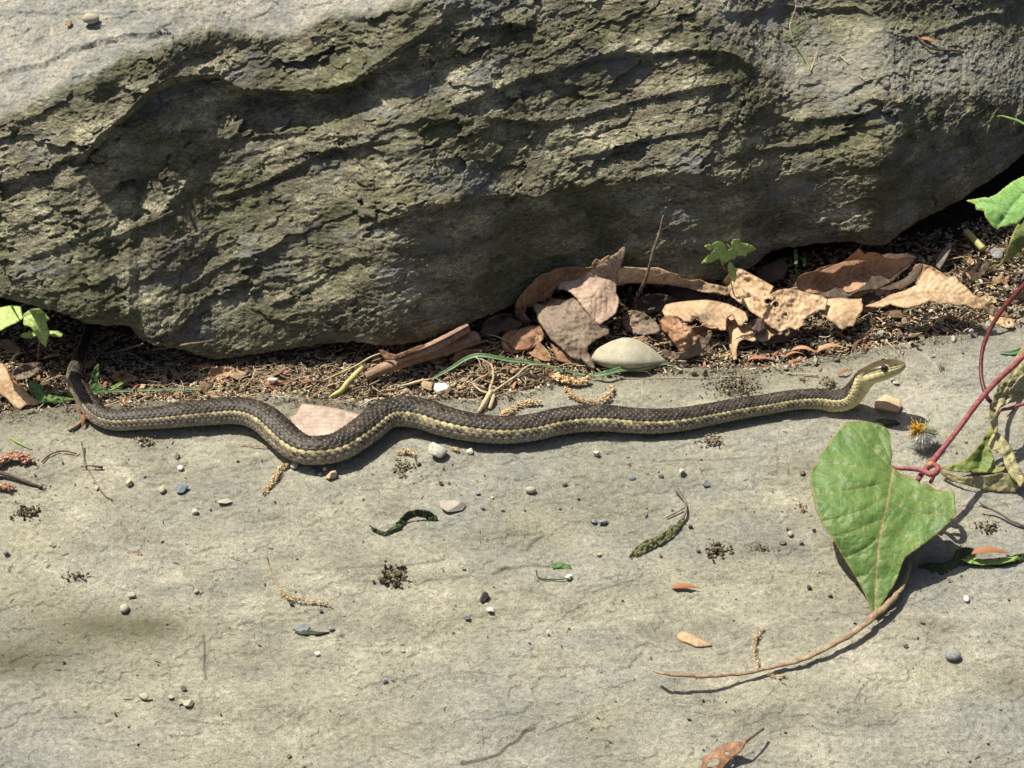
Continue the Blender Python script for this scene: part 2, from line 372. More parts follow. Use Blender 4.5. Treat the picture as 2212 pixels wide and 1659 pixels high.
    D += (1 - face) * (rough * 3.0 + chip * .6 + fbm(q3 * .8, 3, 91) * 6 + fc0 * 5 + fc1 * 3.0 + fc2 * 1.3 + fc3 * .5 + s1 * m1 * 3)
    D += (1 - face) * sstep(1200, 1500, X) * (rough * 2.5 + fc1 * 1.2 + fc2 * .3)
    D += fbm(np.stack([al * .006, ac * .008, dp * .006], -1), 2, 61) * 10 * face
    D = np.where(np.isfinite(D), D, 0); tow = np.where(face[..., None] > .5, .55 * fwd + .45 * nrm, .25 * fwd + .75 * nrm)
    G = G + D[..., None] * PX * tow
    # underside, running back under the stone
    e = G[0]; und = []
    for k, d in enumerate([3, 7, 13, 22, 35, 55, 85, 130, 190, 280, 400, 600]):
        n = fbm(np.stack([xs * .03, np.full(nc, d * .03), np.zeros(nc)], -1), 3, 8) * min(8, d * .4)
        u = e.copy(); u[:, 1] += d * PX; u[:, 2] += (n + min(d, 30) * .25 - np.maximum(0, d - 120) * .22) * PX; und.append(u)
    # far side, down to the soil
    b = G[-1]; back = []
    for k in range(1, 7):
        u = b.copy(); u[:, 1] += .02 + .012 * k; u[:, 2] = b[:, 2] * (1 - k / 6) - .01 * (k / 6); back.append(u)
    ALL = np.concatenate([np.array(und[::-1]), G, np.array(back)]); r = len(ALL)
    me = new_mesh('boulder', ALL.reshape(-1, 3), grid_faces(r, nc)[:, ::-1])
    pale_top = (1 - sstep(-20, 10, Y - interp(YTE, X) - rough * 34 - chip * 12)) * interp([(-500, 1), (850, 1), (950, .45), (1500, .3), (1700, .62), (2700, .7)], X)
    pale_top = pale_top * (1 - .75 * sstep(1560, 1640, X) * sstep(130, 60, Y))
    wf = np.concatenate([np.zeros((len(und), nc)), pale_top, np.zeros((6, nc))]); attr(me, 'pale_top', wf.ravel())
    return obj('boulder', me, boulder_material(), label='huge rough grey-green boulder with diagonal ledges overhanging the leaf litter', cat='boulder'), G, Y, xs
boulder, BG, BY, BXS = build_boulder()
def img_of(q):
    d = np.asarray(q) - CAM; sp, cp = math.sin(PITCH), math.cos(PITCH); dep = d[..., 1] * cp - d[..., 2] * sp
    return W0 / 2 + d[..., 0] / dep * FPX, H0 / 2 - (d[..., 1] * sp + d[..., 2] * cp) / dep * FPX, dep
_bx, _by, _bd = img_of(BG); _DM = np.full((230, 640), 9.0); np.minimum.at(_DM, (np.clip((_by / 5 + 20).astype(int), 0, 229), np.clip((_bx / 5 + 60).astype(int), 0, 639)), _bd)
_D2 = _DM.copy()
for _a, _b in ((0, 1), (0, -1), (1, 0), (-1, 0), (1, 1), (-1, -1), (1, -1), (-1, 1)): _D2 = np.minimum(_D2, np.roll(np.roll(_DM, _a, 0), _b, 1))
def clear_rock(V, margin=4.0):
    """keep a leaf or stem resting against the face instead of running into the stone"""
    x, y, d = img_of(V); lim = _D2[np.clip((y / 5 + 20).astype(int), 0, 229), np.clip((x / 5 + 60).astype(int), 0, 639)] - margin * PX
    f = np.minimum(1.0, lim / d); return CAM + (V - CAM) * f[..., None]
def on_boulder(x, y, lift=0.0):
    """point of the boulder's front surface seen near x, y"""
    j = int(np.argmin(np.abs(BXS - x)))
    d = BG[:, j] - CAM; sp, cp = math.sin(PITCH), math.cos(PITCH)
    dep = d[:, 1] * cp - d[:, 2] * sp; yy = H0 / 2 - (d[:, 1] * sp + d[:, 2] * cp) / dep * FPX
    i = int(np.argmin(np.abs(yy - y))); return BG[i, j] + np.array([0, 0, lift * PX])

# ------------------------------------------------------------------ the slab in front
YE = [(-700, 905), (-100, 893), (0, 888), (60, 884), (160, 873), (250, 868), (350, 862), (480, 862), (600, 850), (700, 866), (800, 864), (860, 858), (930, 852), (1040, 862), (1090, 850), (1180, 830), (1240, 806),
      (1350, 798), (1500, 792), (1600, 795), (1720, 785), (1760, 768), (1830, 760), (1880, 748), (1950, 738), (2050, 722), (2120, 700), (2212, 690), (2400, 665), (2800, 640)]
CRACKS = [([(1000, 1655), (1045, 1645), (1080, 1630), (1098, 1610), (1120, 1600), (1135, 1580), (1155, 1575)], 5, 2.5), ([(442, 1378), (444, 1410), (443, 1440), (446, 1470)], 3.5, 2.2),
          ([(1065, 1243), (1090, 1232), (1140, 1224), (1190, 1226)], 3, 2), ([(1140, 1190), (1150, 1175), (1175, 1160)], 3, 3), ([(900, 1265), (925, 1255), (1010, 1248)], 1.8, 1.6),
          ([(1355, 1640), (1400, 1570), (1420, 1560)], 0, 1), ([(730, 1234), (860, 1225), (960, 1212)], 2.2, 1.8), ([(1426, 1004), (1560, 995), (1620, 992)], 1.6, 1.6), ([(1180, 1580), (1240, 1560), (1275, 1545)], 2, 1.8)]
SCR = [([(1945, 738), (1990, 760), (2040, 815)], 3.5, .8), ([(1915, 790), (1960, 850), (1990, 900)], 3, .35), ([(760, 1292), (850, 1285), (905, 1278)], 4, .5), ([(430, 1335), (540, 1332)], 2, .5)]
def seg_dist(X, Y, pl):
    d = np.full(np.shape(X), 1e9); p = np.array(pl, float)
    for a, b in zip(p[:-1], p[1:]):
        ab = b - a; t = np.clip(((X - a[0]) * ab[0] + (Y - a[1]) * ab[1]) / (ab @ ab), 0, 1)
        d = np.minimum(d, np.hypot(X - a[0] - t * ab[0], Y - a[1] - t * ab[1]))
    return d
def slab_z(w):
    """relief of the slab in px at world points (px units)"""
    lo = fbm(np.stack([w[..., 0] * .0035, w[..., 1] * .006, w[..., 0] * 0], -1), 3, 101) * 5
    st = fbm(np.stack([w[..., 0] * .028 + w[..., 1] * .003, w[..., 1] * .042, w[..., 0] * 0], -1), 4, 111, .6) * 1.1
    fn = fbm(np.stack([w[..., 0] * .09, w[..., 1] * .16, w[..., 0] * 0], -1), 3, 121, .6) * .9
    lay = fbm(np.stack([w[..., 0] * .0055, w[..., 1] * .0095, w[..., 0] * 0 + 3], -1), 4, 131, .55)      # thin spalled layers with edges
    return lo + st + fn + 2.6 * sstep(.02, .03, lay) + 2.0 * sstep(-.16, -.15, lay) + 2.2 * sstep(.2, .21, lay) + 1.4 * sstep(.11, .117, lay)
def build_slab():
    xs = np.concatenate([np.linspace(-700, -14, 50), np.linspace(-10, 2222, 980), np.linspace(2230, 2800, 50)]); nc = len(xs)
    ye = interp(YE, xs) + fbm(np.stack([xs * .03, xs * 0, xs * 0], -1), 4, 201, .6) * 9
    v = np.linspace(0, 1, 430); Y = ye + (1672 - ye) * v[:, None]; X = np.broadcast_to(xs, Y.shape)
    extra = np.array([1690 + 26 * k for k in range(18)], float)
    Y = np.vstack([Y, np.broadcast_to(extra[:, None], (18, nc))]); X = np.broadcast_to(xs, Y.shape)
    G = P(X, Y, 0); w = G / PX
    Z = slab_z(w)
    Z -= 6 * np.exp(-(Y - ye) / 9)                                                                      # rounded far edge
    for pl, dep, wd in CRACKS: Z -= dep * np.exp(-(seg_dist(X, Y, pl) / wd) ** 2)
    G[..., 2] += Z * PX
    stain = np.zeros_like(Y)
    for cx, cy, rx, ry, a in ((230, 1345, 170, 38, .6), (110, 1410, 210, 60, .55), (640, 1560, 120, 30, .25), (900, 1600, 160, 34, .3), (60, 1290, 110, 50, .2), (330, 1365, 120, 30, .5), (10, 1440, 110, 40, .6), (2190, 1480, 60, 30, .5), (2010, 1180, 10, 10, .0), (40, 880, 120, 60, .3), (1150, 1000, 20, 5, 0), (700, 900, 220, 30, .35), (260, 890, 160, 28, .5)):
        stain += a * np.exp(-((X - cx) / rx) ** 2 - ((Y - cy) / ry) ** 2)
    dirt = np.exp(-(Y - ye) / 26) + .8 * np.exp(-((X - 1590) / 60) ** 2 - ((Y - 838) / 34) ** 2) + .45 * np.exp(-((X - 1640) / 120) ** 2 - ((Y - 1190) / 26) ** 2) + .5 * np.exp(-((X - 1960) / 110) ** 2 - ((Y - 1230) / 30) ** 2)  # last patch paints the heart leaf's cast shadow into the slab colour
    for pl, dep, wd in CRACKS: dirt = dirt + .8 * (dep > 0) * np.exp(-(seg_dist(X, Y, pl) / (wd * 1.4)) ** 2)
    scr = np.zeros_like(Y)
    for pl, wd, a in SCR: scr = np.maximum(scr, .75 * a * sstep(-.1, .12, fbm(np.stack([X * .09, Y * .16, X * 0], -1), 3, 77)) * np.exp(-(seg_dist(X, Y, pl) / wd) ** 2))
    far = G[0]; rim = []
    for dy, dz in ((26, -60), (16, -34), (8, -14), (3, -5)):
        u = far.copy(); u[:, 1] += dy * PX * .5; u[:, 2] += dz * PX; rim.append(u)
    near = G[-1].copy(); near[:, 2] -= .03
    ALL = np.concatenate([np.array(rim), G, near[None]]); r = len(ALL)
    me = new_mesh('slab', ALL.reshape(-1, 3), grid_faces(r, nc))
    for nme, A, f in (('stain', stain, 0), ('dirt', dirt, 1), ('scratch', scr, 0)):
        A = np.concatenate([np.full((4, nc), f), A, np.full((1, nc), f)]); attr(me, nme, np.clip(A, 0, 1).ravel())
    return obj('stone_slab', me, slab_material(), label='broad flat weathered grey-tan stone slab the snake lies across', cat='stone slab'), G
slab, SG = build_slab()
def ground(x, y, h=0.0):
    """a point h px above whatever lies there: slab or soil"""
    p = P(x, y, 0)
    if y > np.interp(x, *np.array(YE, float).T) + 2:
        z = float(slab_z(p / PX)); return P(x, y, z + h + 1.0)
    return P(x, y, soil_h(x, y) + h)
def soil_h(x, y):
    w = P(x, y, -5) / PX
    return -7 + fbm(np.stack([w[..., 0] * .012, w[..., 1] * .012, w[..., 0] * 0], -1), 3, 301) * 9 + fbm(np.stack([w[..., 0] * .06, w[..., 1] * .06, w[..., 0] * 0], -1), 3, 302) * 5
def build_soil():
    xs = np.linspace(-600, 2850, 560); ys = np.linspace(960, 250, 240)
    X, Y = np.meshgrid(xs, ys); Z = soil_h(X, Y); Z = np.where(Y > interp(YE, X) + 12, -26, Z); G = P(X, Y, Z)
    me = new_mesh('soil', G.reshape(-1, 3), grid_faces(240, 560)); obj('soil', me, soil_material(), kind='structure')
    s = 3.0; z = -.012
    n = 60; gx, gy = np.meshgrid(np.linspace(-s, s, n), np.linspace(-s, s, n)); gz = z + .003 * fbm(np.stack([gx * 9, gy * 9, gx * 0], -1), 3, 5)
    obj('ground', new_mesh('ground', np.stack([gx, gy, gz], -1).reshape(-1, 3), grid_faces(n, n)), bpy.data.materials['forest_soil'], kind='structure')
build_soil()
# ------------------------------------------------------------------ the snake
def snake_material():
    m = N('snake_skin')
    c = m.attr('skin', 'Color')
    c = m.mix(c, m.ramp(m.noise(700, 4, .7), [(.3, .72), (.5, 1.0), (.7, 1.25)]), .6, 'MULTIPLY')
    m.base(c).rough(m.ramp(m.attr('gloss'), [(0, .58), (1, .26)]), .32)
    m.bump(m.noise(1800, 2, .6), .00012, .5); return m.m
# x, y of the body's axis on the picture grid, radius, height of the axis (None: resting)
SNAKE = [(206, 672, 10, 14), (197, 700, 10.5, 12), (188, 728, 11.5, 14), (178, 757, 12.5, 18), (167, 785, 13.5, 24), (160, 808, 15, 27), (165, 828, 17, 23), (178, 851, 19.4, 20), (192, 874, 21.5, None), (215, 898, 23, None),
         (249, 911, 24.5, None), (302, 913, 25.5, None), (355, 910, 27, None), (408, 904, 29, None), (462, 896, 31, None), (508, 893, 32, None), (545, 899, 33, None), (576, 914, 33.5, None), (603, 938, 33.5, None),
         (628, 961, 33.5, None), (656, 977, 33.5, None), (690, 981, 33.5, None), (728, 973, 34, None), (761, 955, 34.5, None), (794, 930, 35, None), (824, 907, 35.5, None), (852, 897, 36, None), (884, 896, 36.5, None),
         (918, 902, 36, None), (955, 914, 35.5, None), (1000, 926, 34, None), (1048, 933, 33, None), (1098, 935, 32.5, None), (1151, 929, 32, None), (1205, 918, 32, None), (1258, 911, 32, None), (1311, 911, 31.5, None),
         (1365, 914, 30.5, None), (1418, 916, 29.5, None), (1471, 912, 28, None), (1530, 901, 26.5, None), (1590, 890, 25.5, None), (1650, 880, 24.5, None), (1710, 873, 24, None), (1765, 869, 23.8, None), (1805, 868, 23.4, 22),
         (1832, 860, 23.6, 31), (1849, 844, 22.4, 51), (1862, 826, 21.4, 74), (1875, 812, 22.2, 94), (1890, 804, 23.2, 106), (1906, 799, 23.6, 113), (1922, 795, 21.2, 118), (1936, 792, 17.6, 121), (1945, 790, 14.0, 123), (1951, 788.5, 10.2, 125), (1955, 787.5, 5.6, 126)]
def build_snake():
    pr = np.array([(x, y, r, (0.66 * r + 0.5) if z is None else z) for x, y, r, z in SNAKE])
    w = P(pr[:, 0], pr[:, 1], pr[:, 3]) / PX
    for k in range(len(w)):                       # follow the slab's relief
        if SNAKE[k][3] is None: w[k, 2] += float(slab_z(w[k]))
    dense = catmull(np.column_stack([w, pr[:, 2]]), 1.0)
    L = np.concatenate([[0], np.cumsum(np.linalg.norm(np.diff(dense[:, :3], axis=0), axis=1))])
    n = int(L[-1] / 1.45); s = np.linspace(0, L[-1], n); C = np.stack([np.interp(s, L, dense[:, k]) for k in range(4)], -1)
    ax, r = C[:, :3].copy(), C[:, 3]
    k5 = np.ones(9) / 9
    for k in range(3): ax[4:-4, k] = np.convolve(ax[:, k], k5, 'valid')
    T = np.gradient(ax, axis=0); T /= np.linalg.norm(T, axis=1)[:, None]
    Z = np.array([0, 0, 1.0]); U = Z - T * (T @ Z)[:, None]; U /= np.linalg.norm(U, axis=1)[:, None]; S = np.cross(U, T)   # S to the viewer's side
    rl = -np.radians(14 + 6 * sstep(L[-1] - 120, L[-1] - 70, s))[:, None]; U, S = np.cos(rl) * U - np.sin(rl) * S, np.cos(rl) * S + np.sin(rl) * U
    unit = np.concatenate([[0], np.cumsum(np.diff(s) / (0.41 * .5 * (r[1:] + r[:-1])))])
    m = 132; ph = np.linspace(-math.pi, math.pi, m, endpoint=False); PH = np.degrees(ph)[None, :].repeat(n, 0); SU = unit[:, None].repeat(m, 1)
    s_head = L[-1] - 84; hd = sstep(s_head - 10, s_head + 10, s)          # 0 body .. 1 head
    neck = sstep(s_head - 190, s_head - 70, s)
    # scales
    dphi = 12.1; vj = PH / dphi
    vent = np.abs(PH) > 113
    best = np.full(PH.shape, -9.0); fe = np.zeros(PH.shape); row = np.zeros(PH.shape); idk = np.zeros(PH.shape); bdu = np.zeros(PH.shape); bdv = np.zeros(PH.shape)
    j0 = np.round(vj)
    for dj in (-1, 0, 1):
        j = j0 + dj; off = .5 * (np.abs(j) % 2)
        wide = 1 + .25 * (np.abs(j) > 7)
        for dk in (-1, 0, 1):
            k = np.round(SU - off) + dk; du = SU - off - k; dv = vj - j
            f = 1 - ((np.abs(du + .05) / .80) ** 1.7 + (np.abs(dv) / (.78)) ** 1.7)
            h = np.minimum(np.clip(f, 0, 1) * 2.6, 1) * .55 - du * .62 + .13 * np.exp(-(dv / .1) ** 2) * (np.abs(j) < 8)
            h = np.where(f > 0, h, -9); up = h > best
            best = np.where(up, h, best); fe = np.where(up, f, fe); row = np.where(up, j, row); idk = np.where(up, k, idk); bdu = np.where(up, du, bdu); bdv = np.where(up, dv, bdv)
    best = np.where(best < -5, -.35, best); fe = np.clip(fe, 0, 1)
    # belly plates
    fr = SU - np.floor(SU); bel = .4 - fr * .5 - .5 * np.exp(-((fr - 1) / .07) ** 2)
    best = np.where(vent, bel, best); fe = np.where(vent, np.clip(np.minimum(fr, 1 - fr) * 5, 0, 1), fe); row = np.where(vent, 10, row)
    amp = (r * .10)[:, None] * (1 - hd[:, None])
    # cross-section
    flat = 1 - .10 * (1 - neck) ; belly_flat = np.where(np.cos(ph)[None, :] < 0, .68 + .36 * neck[:, None], 1.0)
    R = r[:, None] + amp * (best - .2)
    wx = 1.02 + .10 * hd[:, None] ; wz = (.97 - .0 * neck)[:, None] * belly_flat * (1 - .06 * hd[:, None])
    # head modelling: flat crown, brow ridge, jaw bulge, lip
    hs = np.clip((s - s_head) / 84, 0, 1)[:, None]; ab = np.abs(PH)
    Rh = R * (1 + hd[:, None] * (-.10 * np.exp(-(ab / 34) ** 2) + .05 * np.exp(-((ab - 52) / 14) ** 2) * np.exp(-((hs - .55) / .2) ** 2) + .06 * np.exp(-((ab - 100) / 16) ** 2) * np.exp(-((hs - .2) / .25) ** 2)
             - .07 * np.exp(-((ab - 108) / 3.5) ** 2) * (hs > .12) - .04 * np.exp(-((ab - 74) / 3.0) ** 2) * (hs > .15) * (hs < .9)))
    V = ax[:, None] + (Rh * wx * np.sin(ph))[..., None] * S[:, None] + (Rh * wz * np.cos(ph))[..., None] * U[:, None]
    V = V * PX
    # colours, scale by scale
    rid = (np.abs(row) * 7.31 + idk * 3.17 + np.sign(PH) * 1.7); rnd = np.abs(np.sin(rid * 12.9898) * 43758.5453) % 1
    ar = np.abs(row); tb = np.clip(s / L[-1], 0, 1)[:, None].repeat(m, 1)
    c3 = lambda *a: np.array(a, float)
    dors = c3(.026, .020, .016); dors2 = c3(.088, .068, .052); dark = c3(.018, .014, .012); yel = c3(.64, .55, .30); tan = c3(.235, .20, .145); lat = c3(.19, .155, .122); lat2 = c3(.37, .315, .245); bely = c3(.34, .33, .225); cream = c3(.80, .70, .37)
    def mx(a, b, t): return a + (b - a) * np.asarray(t)[..., None]
    col = mx(np.broadcast_to(dors, PH.shape + (3,)), dors2, rnd * .8)
    chk = perlin(np.stack([SU * .62, PH / 17.0, SU * 0 + 4.5], -1), 3); col = col * (1 - .62 * sstep(.02, .22, chk) * (ar < 5))[..., None]
    ystr = sstep(.04, .42, tb); ycol = mx(np.broadcast_to(tan, PH.shape + (3,)), yel, ystr)
    col = np.where((ar == 5)[..., None], ycol * (.45 + .8 * rnd[..., None]), col)
    col = np.where((ar == 6)[..., None], mx(ycol * .85, lat, np.clip(.40 + .6 * (rnd > .38) + .7 * (1 - sstep(.30, .55, tb)), 0, 1)), col)
    latc = mx(np.broadcast_to(lat, PH.shape + (3,)), lat2, rnd)
    for q in (7, 8): col = np.where((ar == q)[..., None], latc * (1.0 if q == 7 else 1.1), col)
    col = np.where((ar >= 9)[..., None], mx(latc, bely, .25), col)
    nk = neck[:, None].repeat(m, 1)
    col = np.where(((ar >= 6) & (ar <= 9))[..., None], mx(col, cream * .78, nk * (.55 + .45 * (rnd > .25))), col)
    col = np.where((ar == 5)[..., None], mx(col, cream, nk), col)
    col = np.where(vent[..., None], mx(np.broadcast_to(bely, PH.shape + (3,)), cream * c3(.92, .97, .95), nk), col)
    col = np.where(((ar == 4) & (PH * 0 == 0))[..., None], mx(col, cream, nk * (sstep(s_head - 60, s_head - 20, s)[:, None])), col)
    # skin between scales, pale flecks on the front margins of some scales, dark blotches along the stripe
    edge = 1 - sstep(.05, .42, fe); col = mx(col, dark, edge * np.where(ar > 9, .25, .92) * (1 - .55 * nk * (ar > 4)))
    shade = np.where(ar < 5, 1 + .0 * bdu, 1); col = col * shade[..., None]
    fleck = (rnd > .42) & (ar >= 1) & (ar <= 4) & (bdv * np.sign(PH + 1e-6) < -.12) & (fe < .34) & (fe > .06) & (bdu > -.35)
    col = np.where(fleck[..., None], c3(.50, .45, .35), col)
    bl = ((ar == 6) & (rnd > .55)) | ((ar == 4) & (rnd > .6)) | ((ar == 2) & (rnd < .25)); col = np.where((bl & (fe < .6))[..., None], dark * 1.3, col)
    # head
    H = hd[:, None].repeat(m, 1); HS = hs.repeat(m, 1)
    hb = 66 - 10 * HS                                                              # lower border of the brown cap
    cap = mx(np.broadcast_to(c3(.075, .058, .034), PH.shape + (3,)), c3(.17, .135, .07), sstep(.55, 1.0, HS))
    lab = mx(np.broadcast_to(cream, PH.shape + (3,)), c3(.42, .37, .20), sstep(.75, 1.0, HS)); jaw = mx(np.broadcast_to(c3(.66, .61, .34), PH.shape + (3,)), c3(.74, .67, .40), sstep(.1, .8, HS))
    hc = np.where((ab < hb)[..., None], cap, np.where((ab < 106)[..., None], lab, jaw))
    hc = mx(hc, c3(.15, .12, .05), .7 * np.exp(-((ab - 107.5) / 1.8) ** 2) * (HS > .1))                  # mouth line
    hc = mx(hc, dark * 2, .55 * np.exp(-((ab - hb) / 1.8) ** 2))
    for q in (.16, .27, .385, .50, .64, .78): hc = mx(hc, c3(.16, .12, .05), .75 * np.exp(-((HS - q) / .009) ** 2) * (ab > hb) * (ab < 107))
    for q, a0, a1 in ((.30, 0, 30), (.62, 0, 40), (.80, 0, 60)): hc = mx(hc, dark, .55 * np.exp(-((HS - q) / .010) ** 2) * (ab >= a0) * (ab < a1))
    for q in (3, 26): hc = mx(hc, dark, .4 * np.exp(-((ab - q) / 1.5) ** 2) * (HS > .3) * (HS < .85))
    hc = mx(hc, cap, (HS > .93) * 0.0)
    col = mx(col, hc, H)
    # eye, nostril
    cam_px = lambda q: ((q - CAM) @ np.array([1, 0, 0]), )
    def img(q):
        d = q - CAM; sp, cp = math.sin(PITCH), math.cos(PITCH); dep = d[..., 1] * cp - d[..., 2] * sp
        return W0 / 2 + d[..., 0] / dep * FPX, H0 / 2 - (d[..., 1] * sp + d[..., 2] * cp) / dep * FPX, dep
    hx, hy, hz = img(V)
    def pick(x, y):
        c = (hx - x) ** 2 + (hy - y) ** 2 + np.where(PH > 0 if S[-40, 1] < 0 else PH < 0, 0, 1e6) + np.where(hd[:, None] > .5, 0, 1e6); k = np.unravel_index(np.argmin(c), c.shape); return k
    ke = pick(1909.5, 795.5); kn = pick(1935, 789.5); eyes = []
    for k, mir in ((ke, False), (ke, True)):
        kk = (k[0], (m - k[1]) % m) if mir else k
        ctr = V[kk]; nrm = ctr / PX - ax[kk[0]]; nrm /= np.linalg.norm(nrm); eyes.append((ctr - nrm * 3.4 * PX, nrm, T[kk[0]], kk))
    for (c0, nn, tt, kk) in eyes:
        d = np.linalg.norm(V - V[kk], axis=-1) / PX; fw = ((V - V[kk]) @ tt) / PX
        col = mx(col, dark * .8, (d < 7.9) * 1.0)
        col = mx(col, c3(.60, .50, .24), ((d >= 7.9) & (d < 10.2) & ((fw > 3.0) | (ab > PH[kk] * np.sign(PH[kk]) + 8))) * .8)
    for kk in (kn, (kn[0], (m - kn[1]) % m)):
        d = np.linalg.norm(V - V[kk], axis=-1) / PX; col = mx(col, dark * .6, np.exp(-(d / 2.0) ** 2))
    V = np.concatenate([V.reshape(-1, 3), (ax[:1] * PX), (ax[-1:] + T[-1:] * 1.5) * PX]); F = grid_faces(n, m, True)
    base = empty('garter_snake', P(980, 930, 0), 'long brown snake with a yellow side stripe and raised head, lying across the slab', 'snake')
    caps = [[n * m, (j + 1) % m, j, j] for j in range(m)] ; caps2 = [[n * m + 1, (n - 1) * m + j, (n - 1) * m + (j + 1) % m, 0] for j in range(m)]
    me = bpy.data.meshes.new('body'); faces = F.tolist() + [c_[:3] for c_ in caps] + [c_[:3] for c_ in caps2]
    me.from_pydata((V - np.array(base.location)).tolist(), [], faces); me.update(); me.polygons.foreach_set('use_smooth', np.ones(len(me.polygons), bool))
    cc = np.concatenate([col.reshape(-1, 3), [col[0, 0], col[-1, 0]]]); attr(me, 'skin', cc)
    attr(me, 'gloss', np.concatenate([(H * .9 * (ab < 70) + .25 * (1 - H)).ravel(), [0, 0]]))
    obj('body', me, snake_material(), base)
    em = N('snake_eye'); em.base((.006, .006, .009)).rough(.06, .8); im = N('snake_iris'); im.base((.045, .030, .016)).rough(.15, .6)
    for (c0, nn, tt, kk) in eyes:
        Ve = ICO3[0].copy(); me = new_mesh('eye', Ve * 7.0 * PX, ICO3[1]); e = obj('eye', me, em.m, base); e.location = c0 - np.array(base.location)
        a = np.linspace(0, 2 * math.pi, 25)[:-1]; q1 = np.cross(nn, tt); q1 /= np.linalg.norm(q1); q2 = np.cross(q1, nn)
        ring = (nn * 5.6)[None] + 4.3 * (np.cos(a)[:, None] * q1 + np.sin(a)[:, None] * q2); ring = np.vstack([ring, ring[:1]])
        tv, tf = tube(ring * PX, .42 * PX, 6); o = obj('iris', new_mesh('iris', tv, tf), im.m, e)
    return base
snake = build_snake()
# ------------------------------------------------------------------ leaves and plants
def leaf_mat(name, a, b, vein, edge, spots=None, rough=.6, trans=.0, sc=60, bumpd=.00035, spotf=.6):
    m = N(name)
    c = m.ramp(m.noise(sc, 6, .65), [(.32, a), (.66, b)])
    c = m.mix(c, m.ramp(m.noise(sc * 9, 4, .75), [(.36, .66), (.5, 1.0), (.64, 1.3)]), .8, 'MULTIPLY')
    if spots: c = m.mix(c, spots, m.math('MULTIPLY', m.ramp(m.noise(sc * 1.7, 5, .75), [(.52, 0.0), (.66, 1.0)]), spotf))
    c = m.mix(c, vein, m.attr('vein')); c = m.mix(c, edge, m.attr('edge'))
    m.base(c).rough(rough, .3)
    m.bump(m.noise(sc * 8, 4, .7), bumpd, .7)
    if trans: m.translucent(trans)
    return m.m
M = {}
M['tan'] = leaf_mat('tan_dry_leaf', (.50, .335, .195), (.72, .52, .335), (.36, .22, .12), (.34, .21, .12), (.33, .195, .105), trans=.10, spotf=.5)
M['rust'] = leaf_mat('rust_dry_leaf', (.34, .175, .10), (.54, .32, .195), (.62, .43, .29), (.15, .075, .04), (.13, .065, .035), trans=.10)
M['grey'] = leaf_mat('grey_brown_dry_leaf', (.20, .145, .105), (.33, .245, .18), (.20, .16, .13), (.11, .08, .06), (.062, .050, .042), sc=90, trans=.05, spotf=.8)
M['pink'] = leaf_mat('pinkish_brown_dry_leaf', (.42, .29, .215), (.62, .46, .36), (.28, .18, .13), (.20, .11, .07), (.20, .12, .085), sc=110, trans=.10, spotf=.5)
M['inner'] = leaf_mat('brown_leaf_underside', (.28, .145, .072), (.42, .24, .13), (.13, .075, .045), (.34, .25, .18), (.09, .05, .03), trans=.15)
M['roll'] = leaf_mat('rolled_leaf', (.27, .155, .105), (.44, .285, .205), (.56, .42, .32), (.14, .08, .05), (.12, .07, .045), trans=.05)
M['barkp'] = leaf_mat('bark_inner', (.38, .285, .235), (.56, .45, .385), (.26, .17, .13), (.22, .13, .09), (.20, .13, .10), sc=110, spotf=.5)
M['dark'] = leaf_mat('dark_dry_leaf', (.060, .042, .03), (.13, .09, .062), (.10, .07, .05), (.05, .035, .025), (.03, .022, .016))  # much darker brown, for leaves low in the pile and in hollows
M['green'] = leaf_mat('green_leaf', (.125, .245, .050), (.185, .33, .082), (.36, .40, .17), (.40, .30, .10), (.09, .20, .035), rough=.5, trans=.22, sc=40, spotf=.5)
_g = N('heart_leaf')
_c = _g.ramp(_g.noise(38, 5, .65), [(.36, (.085, .165, .040)), (.5, (.125, .222, .055)), (.64, (.175, .285, .075))])
_n = _g.voro(230, None, 'DISTANCE_TO_EDGE')
_c = _g.mix(_c, (.25, .37, .13), _g.math('MULTIPLY', _g.ramp(_n, [(0, 1.0), (.05, 0.0)]), .35)); _c = _g.mix(_c, (.43, .27, .15), _g.attr('vein')); _c = _g.mix(_c, (.36, .22, .08), _g.attr('edge'))
_c = _g.mix(_c, (.16, .11, .04), _g.ramp(_g.noise(70, 4, .7), [(.685, 0.0), (.71, .8)]))
_g.base(_c).rough(.48, .35).bump(_g.ramp(_n, [(0, 0.0), (.16, 1.0)]), .00014, .6); _g.bump(_g.noise(420, 4, .7), .0003, .6); _g.translucent(.2); M['heart'] = _g.m
M['pale_green'] = leaf_mat('pale_green_leaf', (.24, .46, .13), (.30, .54, .18), (.34, .55, .22), (.45, .50, .12), rough=.5, trans=.25)
M['seedling'] = leaf_mat('seedling_leaf', (.46, .60, .17), (.62, .76, .30), (.48, .62, .22), (.30, .42, .08), rough=.45, trans=.3, sc=90)
M['dull_green'] = leaf_mat('weed_leaf', (.055, .14, .035), (.12, .24, .07), (.25, .34, .14), (.10, .14, .05), rough=.5, trans=.1, sc=120)
M['wither'] = leaf_mat('withered_leaf', (.33, .31, .165), (.50, .455, .26), (.20, .14, .06), (.33, .22, .09), (.13, .13, .05), sc=120, trans=.1, spotf=.8)
M['wither_green'] = leaf_mat('withered_leaf_green', (.15, .21, .05), (.24, .30, .10), (.30, .36, .12), (.36, .28, .10), (.08, .13, .03), sc=90, trans=.15)
M['curl_dark'] = leaf_mat('dried_dark_green_leaf', (.022, .032, .014), (.07, .10, .04), (.09, .12, .05), (.03, .035, .02), (.02, .02, .012), sc=150)
